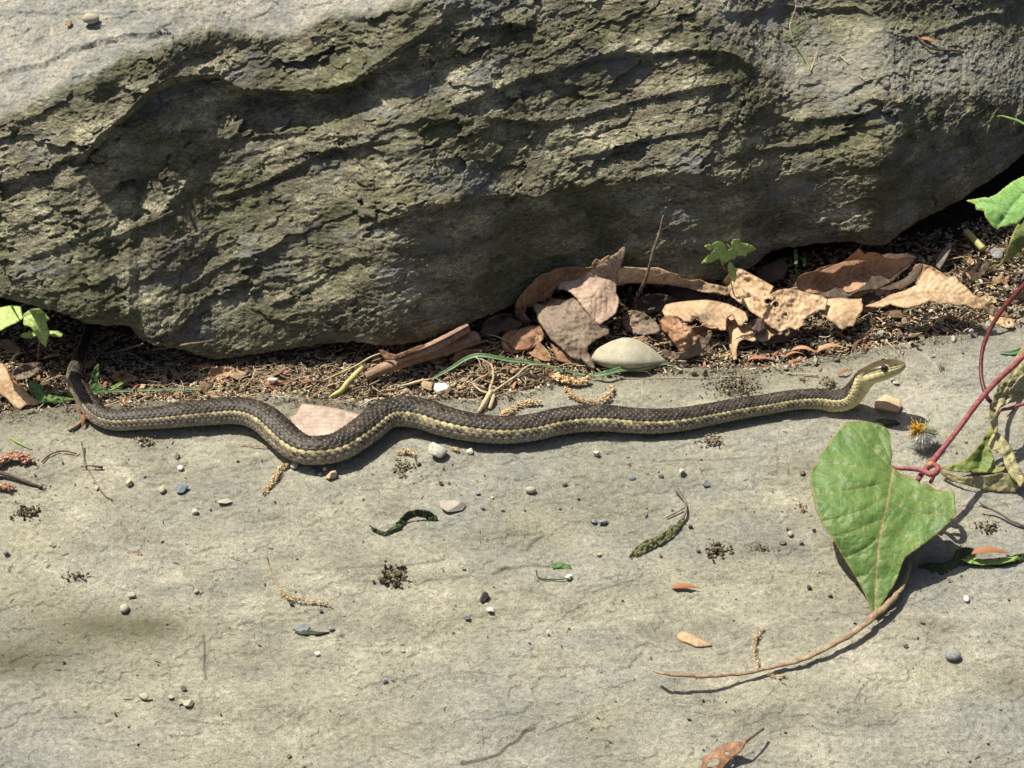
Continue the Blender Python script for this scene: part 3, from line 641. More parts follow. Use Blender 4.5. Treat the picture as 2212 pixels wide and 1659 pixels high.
def stem_mat(name, a, b, rough=.5, sc=250):
    m = N(name); m.base(m.mix(m.ramp(m.noise(sc, 4, .7), [(.35, a), (.65, b)]), m.ramp(m.noise(sc * 7, 3, .7), [(.3, .75), (.7, 1.2)]), .6, 'MULTIPLY')).rough(rough, .35); m.bump(m.noise(sc * 3, 4, .7), .0004, .7); return m.m
M['crimson'] = stem_mat('crimson_stem', (.19, .038, .052), (.36, .12, .125), .5, 420)
M['maroon'] = stem_mat('maroon_stem', (.085, .016, .018), (.15, .035, .035), .32)
M['straw'] = stem_mat('straw', (.42, .32, .18), (.62, .52, .34), .6)
M['bark'] = stem_mat('dry_twig_bark', (.055, .042, .034), (.15, .115, .09), .8)
M['drystem'] = stem_mat('dry_brown_stem', (.20, .125, .078), (.42, .31, .20), .65, 260)
M['green_stem'] = stem_mat('green_stem', (.14, .25, .06), (.26, .38, .12), .45)
M['grass'] = stem_mat('grass_blade', (.085, .17, .07), (.17, .28, .13), .38)
M['yellow_stem'] = stem_mat('yellow_stalk', (.40, .37, .13), (.56, .52, .24), .5)
M['wood'] = stem_mat('weathered_wood', (.13, .10, .08), (.26, .21, .17), .85)

def tps(zc):
    z = np.array(zc, float); n = len(z)
    if n < 4: z = np.vstack([z, z[:1] + [[200, 0, 0]], z[:1] + [[0, 200, 0]], z[:1] + [[-200, -200, 0]]])[:max(n + 3, 4)]; n = len(z)
    def U(r2): return r2 * np.log(r2 + 1e-9)
    K = U(((z[:, None, :2] - z[None, :, :2]) ** 2).sum(-1)) + np.eye(n) * 60
    Pm = np.column_stack([np.ones(n), z[:, :2]]); A = np.block([[K, Pm], [Pm.T, np.zeros((3, 3))]])
    w = np.linalg.lstsq(A, np.concatenate([z[:, 2], np.zeros(3)]), rcond=None)[0]
    def f(x, y):
        q = np.stack([x, y], -1).reshape(-1, 2); v = U(((q[:, None] - z[None, :, :2]) ** 2).sum(-1)) @ w[:n] + w[n] + q @ w[n + 1:]
        return v.reshape(np.shape(x))
    return f
M_NET = True
def inside(pt, poly):
    x, y = pt[..., 0], pt[..., 1]; r = np.zeros(x.shape, bool); n = len(poly)
    for i in range(n):
        a, b = poly[i], poly[(i + 1) % n]
        r ^= ((a[1] > y) != (b[1] > y)) & (x < (b[0] - a[0]) * (y - a[1]) / (b[1] - a[1] + 1e-12) + a[0])
    return r
def K(ox, oy, sc, pts): return [(ox + p[0] * sc, oy + p[1] * sc) + tuple(p[2:]) for p in pts]
K3 = lambda p: K(1426.3, 0, .3552, p)         # helper windows: enlarged views in which shapes were measured
K4 = lambda p: K(0, 544, .3552, p)
K5w = lambda p: K(725.3, 544, .3552, p)
K6w = lambda p: K(1426.3, 544, .3552, p)
K8 = lambda p: K(1426.3, 1069.7, .3552, p)
K5 = lambda p: K(1027.4, 483.5, .2186, p)
K6 = lambda p: K(1450.5, 483.5, .2186, p)
K7 = lambda p: K(1849.4, 362.6, .1639, p)
KB = lambda p: K(785.7, 664.8, .16393, p)
KR = lambda p: K(1909.8, 861.2, .1366, p)
def blade(name, outline, zc, mat, parent=None, veins=(), step=5.0, serr=0.0, serrl=9.0, crumple=0.0, crl=.03, puck=0.0, thick=.9, holes=(), seed=1, edgew=2.2, label=None, cat=None, group=None, fine=0.0, org=None, margin=5, pn=.35):
    rg = np.random.default_rng(seed); o = np.array([p[:2] for p in outline], float)
    if serr or fine:
        q = []; n = len(o)
        for i in range(n):
            a, b = o[i], o[(i + 1) % n]; L = np.linalg.norm(b - a); k = max(1, int(round(L / serrl))); nn = np.array([b[1] - a[1], a[0] - b[0]]) / (L + 1e-9)
            for j in range(k):
                t = j / k; q.append(a + (b - a) * t)
                if serr: q.append(a + (b - a) * (t + .72 / k) + nn * serr * rg.uniform(.4, 1.2))
        o = np.array(q)
    q = []
    for i in range(len(o)):
        a, b = o[i], o[(i + 1) % len(o)]; k = max(1, int(np.linalg.norm(b - a) / step))
        for j in range(k): q.append(a + (b - a) * j / k)
    o = np.array(q); mn, mxx = o.min(0), o.max(0)
    gx, gy = np.meshgrid(np.arange(mn[0], mxx[0], step), np.arange(mn[1], mxx[1], step)); g = np.stack([gx, gy], -1).reshape(-1, 2)
    g = g + rg.uniform(-.3, .3, g.shape) * step; dO = seg_dist(g[:, 0], g[:, 1], np.vstack([o, o[:1]])); g = g[inside(g, o) & (dO > step * .45)]
    extra = [g]
    for v in veins:
        p = np.array(v[0], float); 
        for a, b in zip(p[:-1], p[1:]):
            kk = max(2, int(np.linalg.norm(b - a) / (step * .5))); e = a + (b - a) * np.linspace(0, 1, kk)[:, None]; extra.append(e[inside(e, o) & (seg_dist(e[:, 0], e[:, 1], np.vstack([o, o[:1]])) > step * .4)])
    pts = np.vstack([o] + extra); no = len(o)
    r = delaunay_2d_cdt([Vector(p) for p in pts], [], [list(range(no))], 1, 1e-4)
    vs = np.array([v[:] for v in r[0]]); fs = [list(f) for f in r[2]]
    for (hx, hy, rx, ry) in holes:
        fs = [f for f in fs if ((vs[f][:, 0].mean() - hx) / rx) ** 2 + ((vs[f][:, 1].mean() - hy) / ry) ** 2 > 1]
    x, y = vs[:, 0], vs[:, 1]; z = tps(zc)(x, y)
    dE = seg_dist(x, y, np.vstack([o, o[:1]]))
    vn = np.zeros(len(x)); dv = np.full(len(x), 40.0)
    for v in veins:
        d = seg_dist(x, y, v[0]); wv = v[1]; vn = np.maximum(vn, v[2] * np.exp(-(d / wv) ** 2)); dv = np.minimum(dv, d) if v[2] > .15 else dv
    if puck: z = z + puck * (1 - np.exp(-dv / 7.0)) + puck * pn * fbm(np.stack([x * .06, y * .06, x * 0 + seed], -1), 3, seed)
    if crumple: z = z + crumple * fbm(np.stack([x * crl, y * crl, x * 0 + seed * 3.7], -1), 4, seed, .55)
    G = clear_rock(P(x, y, z), margin)
    O = np.zeros(3) if org is None else np.array(org)
    tri = [f[::-1] for f in fs]
    me = new_mesh(name, G - O, tri); attr(me, 'vein', vn); attr(me, 'edge', .75 * np.exp(-(dE / edgew) ** 2)); attr(me, 'tone', np.zeros(len(x)))
    ob = obj(name, me, mat, parent, label, cat, group)
    so = ob.modifiers.new('thickness', 'SOLIDIFY'); so.thickness = thick * PX; so.offset = 0
    return ob
def stem(name, pts, r, mat, parent=None, label=None, cat=None, group=None, sides=9, wob=0.0, org=None, step=6, flat=1.0, margin=7):
    """pts (x, y, height) on the picture grid; r px or list"""
    w = P([p[0] for p in pts], [p[1] for p in pts], [p[2] for p in pts]) / PX
    rr = np.interp(np.linspace(0, 1, len(pts)), np.linspace(0, 1, np.size(r)), np.atleast_1d(r).astype(float))
    w = clear_rock(w * PX, margin) / PX; c = catmull(np.column_stack([w, rr]), step); ax = c[:, :3]
    if wob: ax = ax + wob * np.stack([fbm(np.stack([np.arange(len(ax)) * .22, np.full(len(ax), k * 5.1), np.full(len(ax), pts[0][0])], -1), 3, 7 + k) for k in range(3)], -1)
    n2 = 1 + .26 * fbm(np.stack([np.arange(len(ax)) * .35, np.full(len(ax), pts[0][1]), np.zeros(len(ax))], -1), 3, 12)
    V, F = tube(ax * PX, c[:, 3] * n2 * PX, sides, flat); O = np.zeros(3) if org is None else np.array(org)
    return obj(name, new_mesh(name, V - O, F), mat, parent, label, cat, group)
def V2(parent): return np.array(parent.location)
def fan(mid, sides, w=1.4, a=1.0):
    return [(mid, w, a)] + [(q, w * .7, a * .6) for q in sides]

# ---- the knotweed-like plant on the right
pl = empty('creeping_plant', P(2480, 760, 0), 'green heart-leaved plant with crimson stem reaching over the slab from the right', 'plant')
O = V2(pl)
big = K6w([(1130, 1040), (1165, 1032), (1210, 1030), (1300, 1045), (1370, 1070), (1393, 1110), (1400, 1180), (1411, 1240), (1400, 1288), (1420, 1308), (1452, 1345), (1500, 1362), (1560, 1390), (1590, 1420), (1620, 1412), (1680, 1450), (1740, 1458), (1785, 1462), (1790, 1520), (1797, 1590), (1795, 1640)]) + \
      K8([(1792, 120), (1725, 200), (1600, 300), (1500, 372), (1470, 420), (1450, 480), (1425, 540), (1400, 580), (1350, 660), (1308, 735), (1285, 705), (1240, 590), (1190, 500), (1110, 370), (1040, 250), (970, 140), (940, 60), (928, 0)]) + \
      K6w([(918, 1400), (913, 1340), (950, 1280), (1000, 1200), (1060, 1120), (1100, 1070)])
mid = K6w([(1420, 1312), (1395, 1430), (1375, 1560)]) + K8([(1350, 160), (1325, 330), (1312, 500), (1306, 700)])
sv = [K6w([(1415, 1330), (1330, 1240), (1240, 1150), (1170, 1060)]), K6w([(1412, 1350), (1250, 1320), (1080, 1290), (960, 1290)]), K6w([(1400, 1400), (1230, 1440), (1060, 1470), (930, 1480)]), K6w([(1385, 1490), (1240, 1570), (1080, 1620), (950, 1650)]),
      K8([(1350, 150), (1220, 200), (1100, 250), (1010, 250)]), K8([(1332, 260), (1240, 330), (1130, 380)]), K8([(1320, 400), (1260, 480), (1200, 500)]), K6w([(1418, 1330), (1500, 1400), (1600, 1450), (1700, 1470)]), K6w([(1395, 1420), (1520, 1500), (1660, 1550), (1780, 1560)]),
      K8([(1368, 20), (1480, 80), (1600, 120), (1750, 110)]), K8([(1350, 150), (1450, 220), (1560, 300)]), K8([(1325, 320), (1400, 400), (1450, 440)]), K6w([(1410, 1290), (1360, 1180), (1300, 1060)])]
sv2 = []
for v_ in sv:
    p_ = catmull(np.array(v_, float), 6)
    for i_ in range(3, len(p_) - 1, 4):
        t_ = p_[i_] - p_[i_ - 1]; t_ /= np.linalg.norm(t_)
        for sg_ in (-1, 1):
            a_ = sg_ * math.radians(58); d_ = np.array([t_[0] * math.cos(a_) - t_[1] * math.sin(a_), t_[0] * math.sin(a_) + t_[1] * math.cos(a_)]); n_ = np.array([-d_[1], d_[0]])
            sv2.append([tuple(p_[i_]), tuple(p_[i_] + d_ * 11 + n_ * 1.5), tuple(p_[i_] + d_ * 24 - n_ * 1.5)])
zb_ = [(1890, 1325, 12), (1930, 1010, 118), (1830, 912, 138), (1915, 925, 140), (1760, 1010, 112), (1757, 1110, 96), (1800, 1200, 60), (1870, 1150, 88), (2055, 1075, 112), (2062, 1130, 100), (1985, 1210, 62), (1920, 1100, 100), (1860, 1010, 124), (1850, 1270, 30), (2000, 1130, 92)]
big = [tuple(q) for q in catmull(np.array([b_[:2] for b_ in big] + [big[0][:2]], float), 7)[:-1]]
blade('leaf', big, zb_, M['heart'], pl, [(mid, 1.7, .95)] + [(v, 1.1, .30) for v in sv] + [(v, .8, .10) for v in sv2], step=3.3, serr=1.2, serrl=9, puck=1.6, pn=.1, crumple=9, crl=.016, thick=1.2, edgew=1.5, seed=4, org=O)
tr = K7([(1455, 432), (1560, 415), (1700, 388), (1740, 400), (1850, 350), (1950, 270), (2050, 190), (2212, 112), (2400, 80), (2560, 240), (2480, 560), (2212, 645), (2130, 745), (1900, 780), (1850, 815), (1790, 760), (1700, 640), (1690, 570), (1640, 560), (1580, 550), (1570, 480)])
blade('leaf', tr, K7([(1455, 432, 205), (2212, 112, 225), (2212, 640, 190), (1850, 815, 170), (1900, 520, 205), (2500, 300, 225)]), M['pale_green'], pl, [(K7([(1850, 812), (2010, 560), (2212, 330)]), 1.2, .35), (K7([(2000, 570), (1800, 480), (1600, 450)]), 1, .25)], step=5, puck=3, crumple=4, serr=1.0, seed=5, thick=1.1, org=O)
ha = K7([(2330, 560), (2212, 600), (2120, 760), (2050, 900), (2000, 1050), (1960, 1180), (1900, 1260), (1845, 1290), (1785, 1285), (1800, 1312), (1880, 1310), (1940, 1262), (2060, 1180), (2150, 1100), (2212, 1050), (2420, 900), (2420, 600)])
blade('leaf', ha, K7([(2212, 600, 190), (1790, 1290, 120), (2050, 1000, 165), (2212, 1050, 140), (2400, 700, 190)]), M['wither_green'], pl, [(K7([(2330, 600), (2150, 850), (1950, 1230)]), 1.2, .5)], step=4.5, crumple=7, crl=.06, seed=6, thick=1.1, org=O)
stem('main_stem', K(0, 0, 1, [(1982, 1038, 112), (1994, 1020, 114), (2012, 1000, 122), (2042, 963, 130), (2072, 925, 137), (2110, 873, 146), (2148, 829, 155), (2190, 790, 163), (2260, 730, 160), (2380, 700, 110), (2480, 760, -8)]), [5.4, 5.6, 7.0, 5.6, 5.6, 5.8, 5.8, 5.8, 5.6, 5.6, 5.6], M['crimson'], pl, org=O)
stem('petiole', [(1929, 1009, 117), (1945, 1012, 121), (1970, 1013, 124), (1994, 1017, 130), (2010, 1025, 136), (2022, 1021, 137), (2026, 1010, 134), (2018, 1003, 128), (2008, 1001, 124)], [3.0, 4, 4.4, 5, 5.6, 6, 6, 5.6, 4], M['crimson'], pl, org=O)
stem('side_shoot', [(2020, 1018, 130), (2016, 1030, 118), (2009, 1044, 106)], [4.2, 4, 3.2], M['crimson'], pl, org=O)
kn = new_mesh('node', ICO2[0] * np.array([8.5, 7, 9.5]) * PX * .9, ICO2[1]); nd = obj('node', kn, stem_mat('stem_node', (.46, .30, .10), (.52, .22, .14)), pl); nd.location = P(2010, 1005, 126) - O
stem('climbing_stem', [(2140, 868, 118), (2131, 856, 128), (2120, 815, 142), (2121, 765, 152), (2134, 722, 160), (2160, 676, 168), (2189, 641, 175), (2226, 604, 182), (2290, 550, 185), (2400, 560, 120), (2490, 740, -5)], [4.6, 4.6, 4.4, 4.4, 4.6, 5, 6, 5, 5, 5, 5], M['maroon'], pl, org=O)
stem('tendril', [(2154, 252, 330), (2165, 251, 331), (2185, 257, 330), (2215, 270, 325), (2300, 330, 300), (2400, 500, 180)], [1.6, 2.2, 3, 3.2, 3.4, 3.6], M['green_stem'], pl, org=O)
# withered leaves of the same plant
wl_ = KR([(2300, 480), (2212, 520), (2212, 520)])
wu = K6w([(2400, 500), (2212, 560), (2130, 690), (2060, 770), (2042, 850), (2010, 905), (1998, 970), (2006, 1030), (2022, 1070), (2030, 1108), (2048, 1110), (2056, 1050), (2050, 990), (2066, 950), (2110, 925), (2212, 895), (2330, 870)])
blade('withered_leaf', wu, K6w([(2212, 560, 128), (2030, 900, 112), (2030, 1100, 84), (2212, 890, 96), (2120, 780, 134), (2350, 700, 110)]), M['wither'], pl, [(K6w([(2050, 900), (2120, 860), (2212, 850)]), .8, .5), (K6w([(2060, 840), (2130, 770), (2212, 740)]), .8, .5), (K6w([(2020, 1020), (2060, 880), (2150, 730), (2212, 640)]), 1, .6), (K6w([(2100, 920), (2120, 830), (2180, 760)]), .8, .5)], step=3.4, crumple=12, crl=.06, puck=3, seed=8, thick=1.2, org=O)
stem('reddish_petiole', KR([(2300, 40, 110), (2212, 80, 105), (2120, 110, 100), (2040, 140, 95), (1960, 160, 90), (1850, 180, 85), (1790, 270, 75), (1750, 420, 60)]), [3.2, 3.4, 3.6, 3.8, 3.6, 3.2, 2.6, 2.0], M['crimson'], pl, org=O, wob=1.5)
stem('reddish_petiole', KR([(2080, 110, 100), (2040, 190, 92), (1990, 240, 82), (1940, 290, 72)]), [2.4, 2, 1.4, .7], M['crimson'], pl, org=O, wob=1.5)
wl1 = KR([(1690, 440), (1640, 490), (1600, 560), (1520, 700), (1400, 850), (1250, 980), (1100, 1040), (870, 1065), (900, 1100), (1050, 1150), (1300, 1170), (1560, 1170), (1760, 1175), (1880, 1150), (1940, 1060), (1880, 1080), (1790, 1080), (1720, 900), (1680, 780), (1740, 600), (1760, 500)])
blade('withered_leaf', wl1, KR([(1650, 480, 62), (1400, 880, 40), (880, 1070, 26), (1300, 1160, 24), (1850, 1130, 34), (1700, 900, 30), (1560, 1000, 22)]), M['wither_green'], pl, [(KR([(1620, 540), (1560, 800), (1500, 1120)]), 1, .3)], step=3.4, crumple=9, crl=.06, puck=1.5, seed=9, thick=1.2, serr=.8, org=O)
wl2 = KR([(870, 1065), (880, 1150), (930, 1220), (1060, 1300), (1200, 1340), (1400, 1400), (1600, 1450), (1860, 1480), (2080, 1490), (2110, 1440), (2180, 1330), (2230, 1280), (2200, 1180), (2080, 1160), (1980, 1180), (1860, 1170), (1700, 1200), (1500, 1225), (1250, 1235), (1080, 1200), (930, 1120)])
blade('withered_leaf', wl2, KR([(880, 1100, 26), (1060, 1300, 12), (1300, 1240, 36), (1600, 1450, 10), (1700, 1210, 38), (2080, 1480, 10), (2150, 1250, 36)]), M['wither'], pl, [(KR([(900, 1110), (1200, 1290), (1460, 1310), (1560, 1215)]), 1.1, .35)], step=3.4, crumple=7, crl=.06, puck=1.5, seed=10, thick=1.4, serr=.7, org=O)
wl3 = KR([(1760, 500), (1800, 540), (1880, 600), (1960, 700), (2030, 800), (2080, 940), (2130, 1080), (2190, 1200), (2230, 1290), (2150, 1400), (2110, 1330), (2010, 1240), (1960, 1150), (1900, 1020), (1880, 900), (1800, 840), (1700, 800), (1640, 720), (1690, 600), (1720, 560)])
blade('withered_leaf', wl3, KR([(1760, 500, 64), (2030, 800, 62), (2200, 1250, 40), (1700, 760, 58), (1950, 1100, 50), (1850, 700, 74)]), M['wither'], pl, [(KR([(1760, 540), (1900, 760), (2050, 1100)]), 1, .4)], step=3.4, crumple=8, crl=.07, puck=2, seed=11, thick=1.3, serr=.8, org=O)

# ---- two maple seedlings
def seedling(lab, parts, stempts, base):
    e = empty('maple_seedling', base, lab, 'seedling', 'maple seedlings under the boulder'); o = np.array(base)
    for nm, ol, zc, vv, se in parts: blade(nm, ol, zc, M['seedling'], e, [(v, .8, .5) for v in vv], margin=140, step=3.2, puck=1.6, crumple=2.5, crl=.07, serr=1.1 if nm == 'leaf' else 0, serrl=6, thick=.8, edgew=.8, seed=se, org=o)
    for k, (sp, rr, mm) in enumerate(stempts): stem('stem' if k == 0 else 'petiole', sp, rr, M[mm], e, org=o)
    return e
seedling('small bright green maple seedling in front of the dark rock, right of the upright twig', [
    ('leaf', K6([(292, 392), (345, 330), (392, 292), (432, 250), (395, 238), (408, 200), (445, 175), (500, 182), (540, 215), (552, 262), (600, 245), (650, 290), (625, 350), (585, 352), (545, 380), (500, 405), (482, 372), (476, 335), (430, 362), (392, 382)]), K6([(292, 392, 154), (450, 180, 162), (640, 290, 160), (500, 400, 152), (500, 280, 166), (590, 260, 163)]), [K6([(590, 262), (480, 300), (310, 385)]), K6([(590, 262), (520, 330), (500, 395)]), K6([(590, 262), (500, 230), (450, 185)])], 12),
    ('leaf', K6([(603, 258), (592, 195), (610, 156), (665, 150), (700, 190), (760, 200), (800, 222), (835, 245), (790, 272), (740, 288), (737, 322), (690, 310), (640, 318), (622, 285)]), K6([(600, 265, 163), (640, 150, 166), (835, 245, 158), (735, 320, 156), (700, 240, 168)]), [K6([(604, 268), (700, 240), (825, 246)]), K6([(604, 268), (630, 200), (640, 160)]), K6([(604, 268), (680, 280), (735, 315)])], 13),
    ('cotyledon', K6([(322, 220), (350, 206), (385, 204), (402, 222), (396, 262), (365, 262), (340, 248)]), K6([(322, 220, 150), (400, 240, 156), (360, 225, 158)]), [], 14),
    ('cotyledon', K6([(575, 373), (600, 385), (625, 430), (640, 478), (640, 530), (625, 578), (597, 562), (568, 505), (553, 440), (556, 400)]), K6([(575, 373, 146), (625, 578, 96), (600, 480, 122)]), [K6([(580, 385), (600, 480), (622, 565)])], 15)],
    [(K6([(590, 640, 2), (580, 560, 48), (545, 470, 92), (505, 420, 125), (560, 330, 150), (596, 262, 166)]), [1.3, 1.5, 1.5, 1.5, 1.3, 1.0], 'crimson'), (K6([(598, 262, 168), (570, 225, 176), (548, 198, 180)]), [1, 1.6, .5], 'drystem')], ground(1579, 628))
seedling('bright green maple seedling at the left edge, over the gap beneath the boulder', [
    ('leaf', K4([(-80, 350), (20, 336), (62, 328), (125, 334), (133, 385), (142, 402), (100, 432), (60, 448), (20, 470), (-60, 512), (-120, 470), (-120, 400)]), K4([(-80, 400, 162), (130, 340, 168), (140, 400, 167), (20, 470, 160), (20, 400, 168)]), [K4([(142, 392), (60, 400), (-60, 440)]), K4([(142, 392), (60, 360), (20, 345)])], 16),
    ('leaf', K4([(142, 384), (166, 362), (200, 347), (240, 346), (270, 372), (302, 408), (280, 425), (288, 455), (302, 490), (290, 530), (280, 580), (247, 550), (214, 498), (190, 458), (144, 445)]), K4([(144, 392, 168), (240, 346, 178), (300, 408, 164), (280, 578, 112), (220, 460, 156)]), [K4([(146, 395), (215, 440), (275, 565)]), K4([(146, 395), (200, 380), (262, 372)])], 17),
    ('cotyledon', K4([(120, 507), (148, 490), (200, 488), (226, 508), (215, 522), (160, 527), (130, 520)]), K4([(120, 507, 118), (220, 510, 124), (170, 500, 126)]), [], 18),
    ('cotyledon', K4([(290, 478), (350, 482), (384, 500), (374, 518), (325, 516), (292, 505)]), K4([(290, 480, 126), (384, 500, 120), (330, 495, 128)]), [], 19)],
    [(K4([(230, 700, 2), (236, 600, 60), (240, 500, 120), (200, 430, 150), (146, 385, 170)]), [1.4, 1.5, 1.5, 1.4, 1.1], 'crimson')], ground(82, 793))
# shaded sprout under the rock
sp = empty('small_sprout', ground(1722, 620), 'tiny green sprout in the dark hollow under the boulder', 'sprout')
for ol, z in ((K6([(1205, 260), (1240, 250), (1252, 330), (1245, 400), (1215, 400)]), 60), (K6([(1285, 330), (1330, 335), (1335, 400), (1300, 420)]), 45), (K6([(1240, 430), (1262, 480), (1300, 500), (1265, 520), (1238, 480)]), 30)):
    blade('leaf', ol, [(ol[0][0], ol[0][1], z)], M['dull_green'], sp, step=3.5, seed=3, org=V2(sp))
stem('stem', K6([(1260, 600, 0), (1235, 480, 30), (1228, 400, 55)]), 1.2, M['green_stem'], sp, org=V2(sp))

# ---- dead leaves
def L(ol, zc, mat, lab, **k):
    v0 = list(k.get('veins', ()))
    if v0 and mat in ('tan', 'rust', 'pink', 'grey', 'inner'):
        p = catmull(np.array([q[:2] for q in v0[0][0]], float), 4); Lc = np.concatenate([[0], np.cumsum(np.linalg.norm(np.diff(p, axis=0), axis=1))]); n_ = int(Lc[-1] / 15)
        for i in range(1, n_):
            j = int(np.searchsorted(Lc, i * Lc[-1] / n_)); j = min(max(j, 1), len(p) - 2); t_ = p[j + 1] - p[j - 1]; t_ /= np.linalg.norm(t_)
            for sg_ in (-1, 1):
                a_ = sg_ * math.radians(48); d_ = np.array([t_[0] * math.cos(a_) - t_[1] * math.sin(a_), t_[0] * math.sin(a_) + t_[1] * math.cos(a_)]); e_ = t_ * 10
                v0.append(([tuple(p[j]), tuple(p[j] + d_ * 24), tuple(p[j] + d_ * 52 + e_)], .9, .42))
        k['veins'] = v0; k.setdefault('puck', 1.7); k.setdefault('margin', 22); k.setdefault('thick', .55)
    k.setdefault('step', 4.2); k.setdefault('seed', len(bpy.data.objects)); k.setdefault('crumple', 4); k.setdefault('crl', .045)
    return blade(k.pop('name', 'dead_leaf'), ol, zc, M[mat], label=lab, cat='leaf', group='dead leaves in the litter', **k)
# long strip behind
L([(1334, 580), (1350, 576), (1367, 577), (1398, 579), (1421, 577), (1443, 586), (1465, 593), (1472, 602), (1494, 605), (1512, 603), (1531, 612), (1549, 615), (1573, 621), (1588, 623), (1597, 612), (1605, 590), (1605, 608), (1597, 626), (1573, 640), (1547, 634), (1516, 632), (1483, 622), (1465, 619), (1432, 614), (1388, 612), (1355, 612), (1333, 617)],
  [(1334, 580, 92), (1440, 580, 88), (1550, 612, 74), (1604, 595, 84), (1573, 638, 52), (1440, 614, 62), (1340, 616, 64), (1480, 600, 76)], 'tan', 'long narrow curled tan leaf behind the upright twig', fine=1, step=3.6, crumple=5, crl=.07, veins=[([(1400, 578), (1380, 612)], 1, .4), ([(1450, 590), (1425, 612)], 1, .4), ([(1520, 608), (1500, 628)], 1, .4)])
L(K6([(820, 470), (930, 400), (1100, 332), (1160, 420), (1120, 520), (990, 590), (880, 560)]), K6([(820, 470, 30), (1100, 332, 46), (1100, 520, 22), (930, 560, 18)]), 'dark', 'dark leaf in the shade under the boulder right of the seedling', serr=1, crumple=6)
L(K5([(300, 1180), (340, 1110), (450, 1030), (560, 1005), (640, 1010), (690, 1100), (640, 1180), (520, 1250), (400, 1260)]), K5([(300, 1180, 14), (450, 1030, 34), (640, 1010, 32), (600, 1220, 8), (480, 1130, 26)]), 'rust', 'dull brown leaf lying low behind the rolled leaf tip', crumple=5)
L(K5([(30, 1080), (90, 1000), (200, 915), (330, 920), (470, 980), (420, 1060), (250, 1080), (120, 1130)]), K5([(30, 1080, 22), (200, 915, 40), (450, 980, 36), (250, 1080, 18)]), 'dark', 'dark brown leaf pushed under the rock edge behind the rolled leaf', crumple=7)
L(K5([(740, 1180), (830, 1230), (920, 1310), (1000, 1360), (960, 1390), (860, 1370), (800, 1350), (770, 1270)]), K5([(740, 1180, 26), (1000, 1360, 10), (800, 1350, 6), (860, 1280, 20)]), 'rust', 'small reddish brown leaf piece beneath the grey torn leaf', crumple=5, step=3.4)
L(K6([(-190, 420), (-80, 470), (40, 560), (160, 640), (300, 690), (420, 720), (440, 760), (300, 760), (120, 770), (0, 790), (-100, 840), (-160, 760), (-200, 600)]), K6([(-190, 420, 30), (420, 740, 14), (0, 780, 8), (0, 640, 26)]), 'dark', 'blackish leaf in the hollow behind the pale lobed leaf', crumple=8)
# torn group by the twig
A1 = L(K5([(388, 862), (400, 790), (422, 740), (500, 640), (560, 590), (612, 528), (670, 490), (735, 478), (800, 440), (880, 432), (1000, 425), (1110, 432), (1150, 425), (1150, 390), (1190, 345), (1230, 362), (1320, 308), (1330, 330), (1200, 430), (1090, 510), (980, 550), (850, 568), (780, 640), (740, 730), (640, 782), (600, 815), (510, 820), (480, 880), (540, 960), (550, 975), (480, 985), (430, 960), (395, 915)]),
  K5([(388, 862, 40), (500, 640, 74), (735, 478, 92), (1000, 425, 104), (1200, 370, 112), (1090, 510, 70), (850, 568, 58), (700, 640, 56), (600, 800, 44), (480, 880, 50), (470, 980, 22)]), 'inner', 'large brown leaf arched behind the torn grey leaf, its scalloped rim against the rock', serr=1.0, serrl=16, crumple=5, step=3.4, edgew=2.0, veins=[(K5([(400, 930), (640, 700), (900, 500), (1150, 440)]), 1.3, .6), (K5([(600, 740), (660, 600), (700, 510)]), 1, .4), (K5([(780, 610), (850, 520), (880, 450)]), 1, .4)])
A4 = L(K5([(600, 800), (650, 770), (740, 728), (800, 735), (860, 742), (980, 728), (960, 760), (830, 805), (740, 830), (650, 830)]), K5([(640, 780, 50), (980, 730, 62), (740, 820, 52)]), 'rust', 'orange-brown strip showing between the arched leaf and the grey leaf', step=3.2, crumple=3)
A2 = L(K5([(1462, 225), (1480, 232), (1472, 310), (1440, 400), (1438, 430), (1400, 480), (1402, 560), (1385, 680), (1418, 740), (1415, 790), (1390, 880), (1330, 930), (1225, 1000), (1170, 960), (1080, 850), (1000, 740), (940, 680), (880, 652), (810, 645), (822, 605), (850, 570), (930, 558), (985, 550), (1060, 520), (1150, 450), (1230, 400), (1320, 330), (1400, 285), (1440, 240)]),
  K5([(1465, 228, 132), (1320, 330, 116), (1150, 450, 100), (850, 570, 86), (1000, 740, 84), (1250, 865, 66), (1400, 700, 74), (1385, 600, 84), (1390, 850, 66), (1225, 990, 52), (1250, 640, 92)]), 'pink', 'upright pale pinkish-brown leaf with a pointed tip, tallest of the dead leaves', serr=.9, serrl=12, crumple=5, step=3.2, veins=[(K5([(1440, 260), (1300, 560), (1180, 700), (1100, 790)]), 1.4, .35), (K5([(1290, 580), (1150, 600), (900, 620)]), 1.1, .3), (K5([(1240, 650), (1340, 720), (1400, 700)]), 1.1, .3), (K5([(1320, 500), (1390, 460)]), 1.1, .3), (K5([(1320, 500), (1200, 480)]), 1.1, .3), (K5([(1180, 820), (1280, 870), (1400, 760)]), 2.2, .0)])
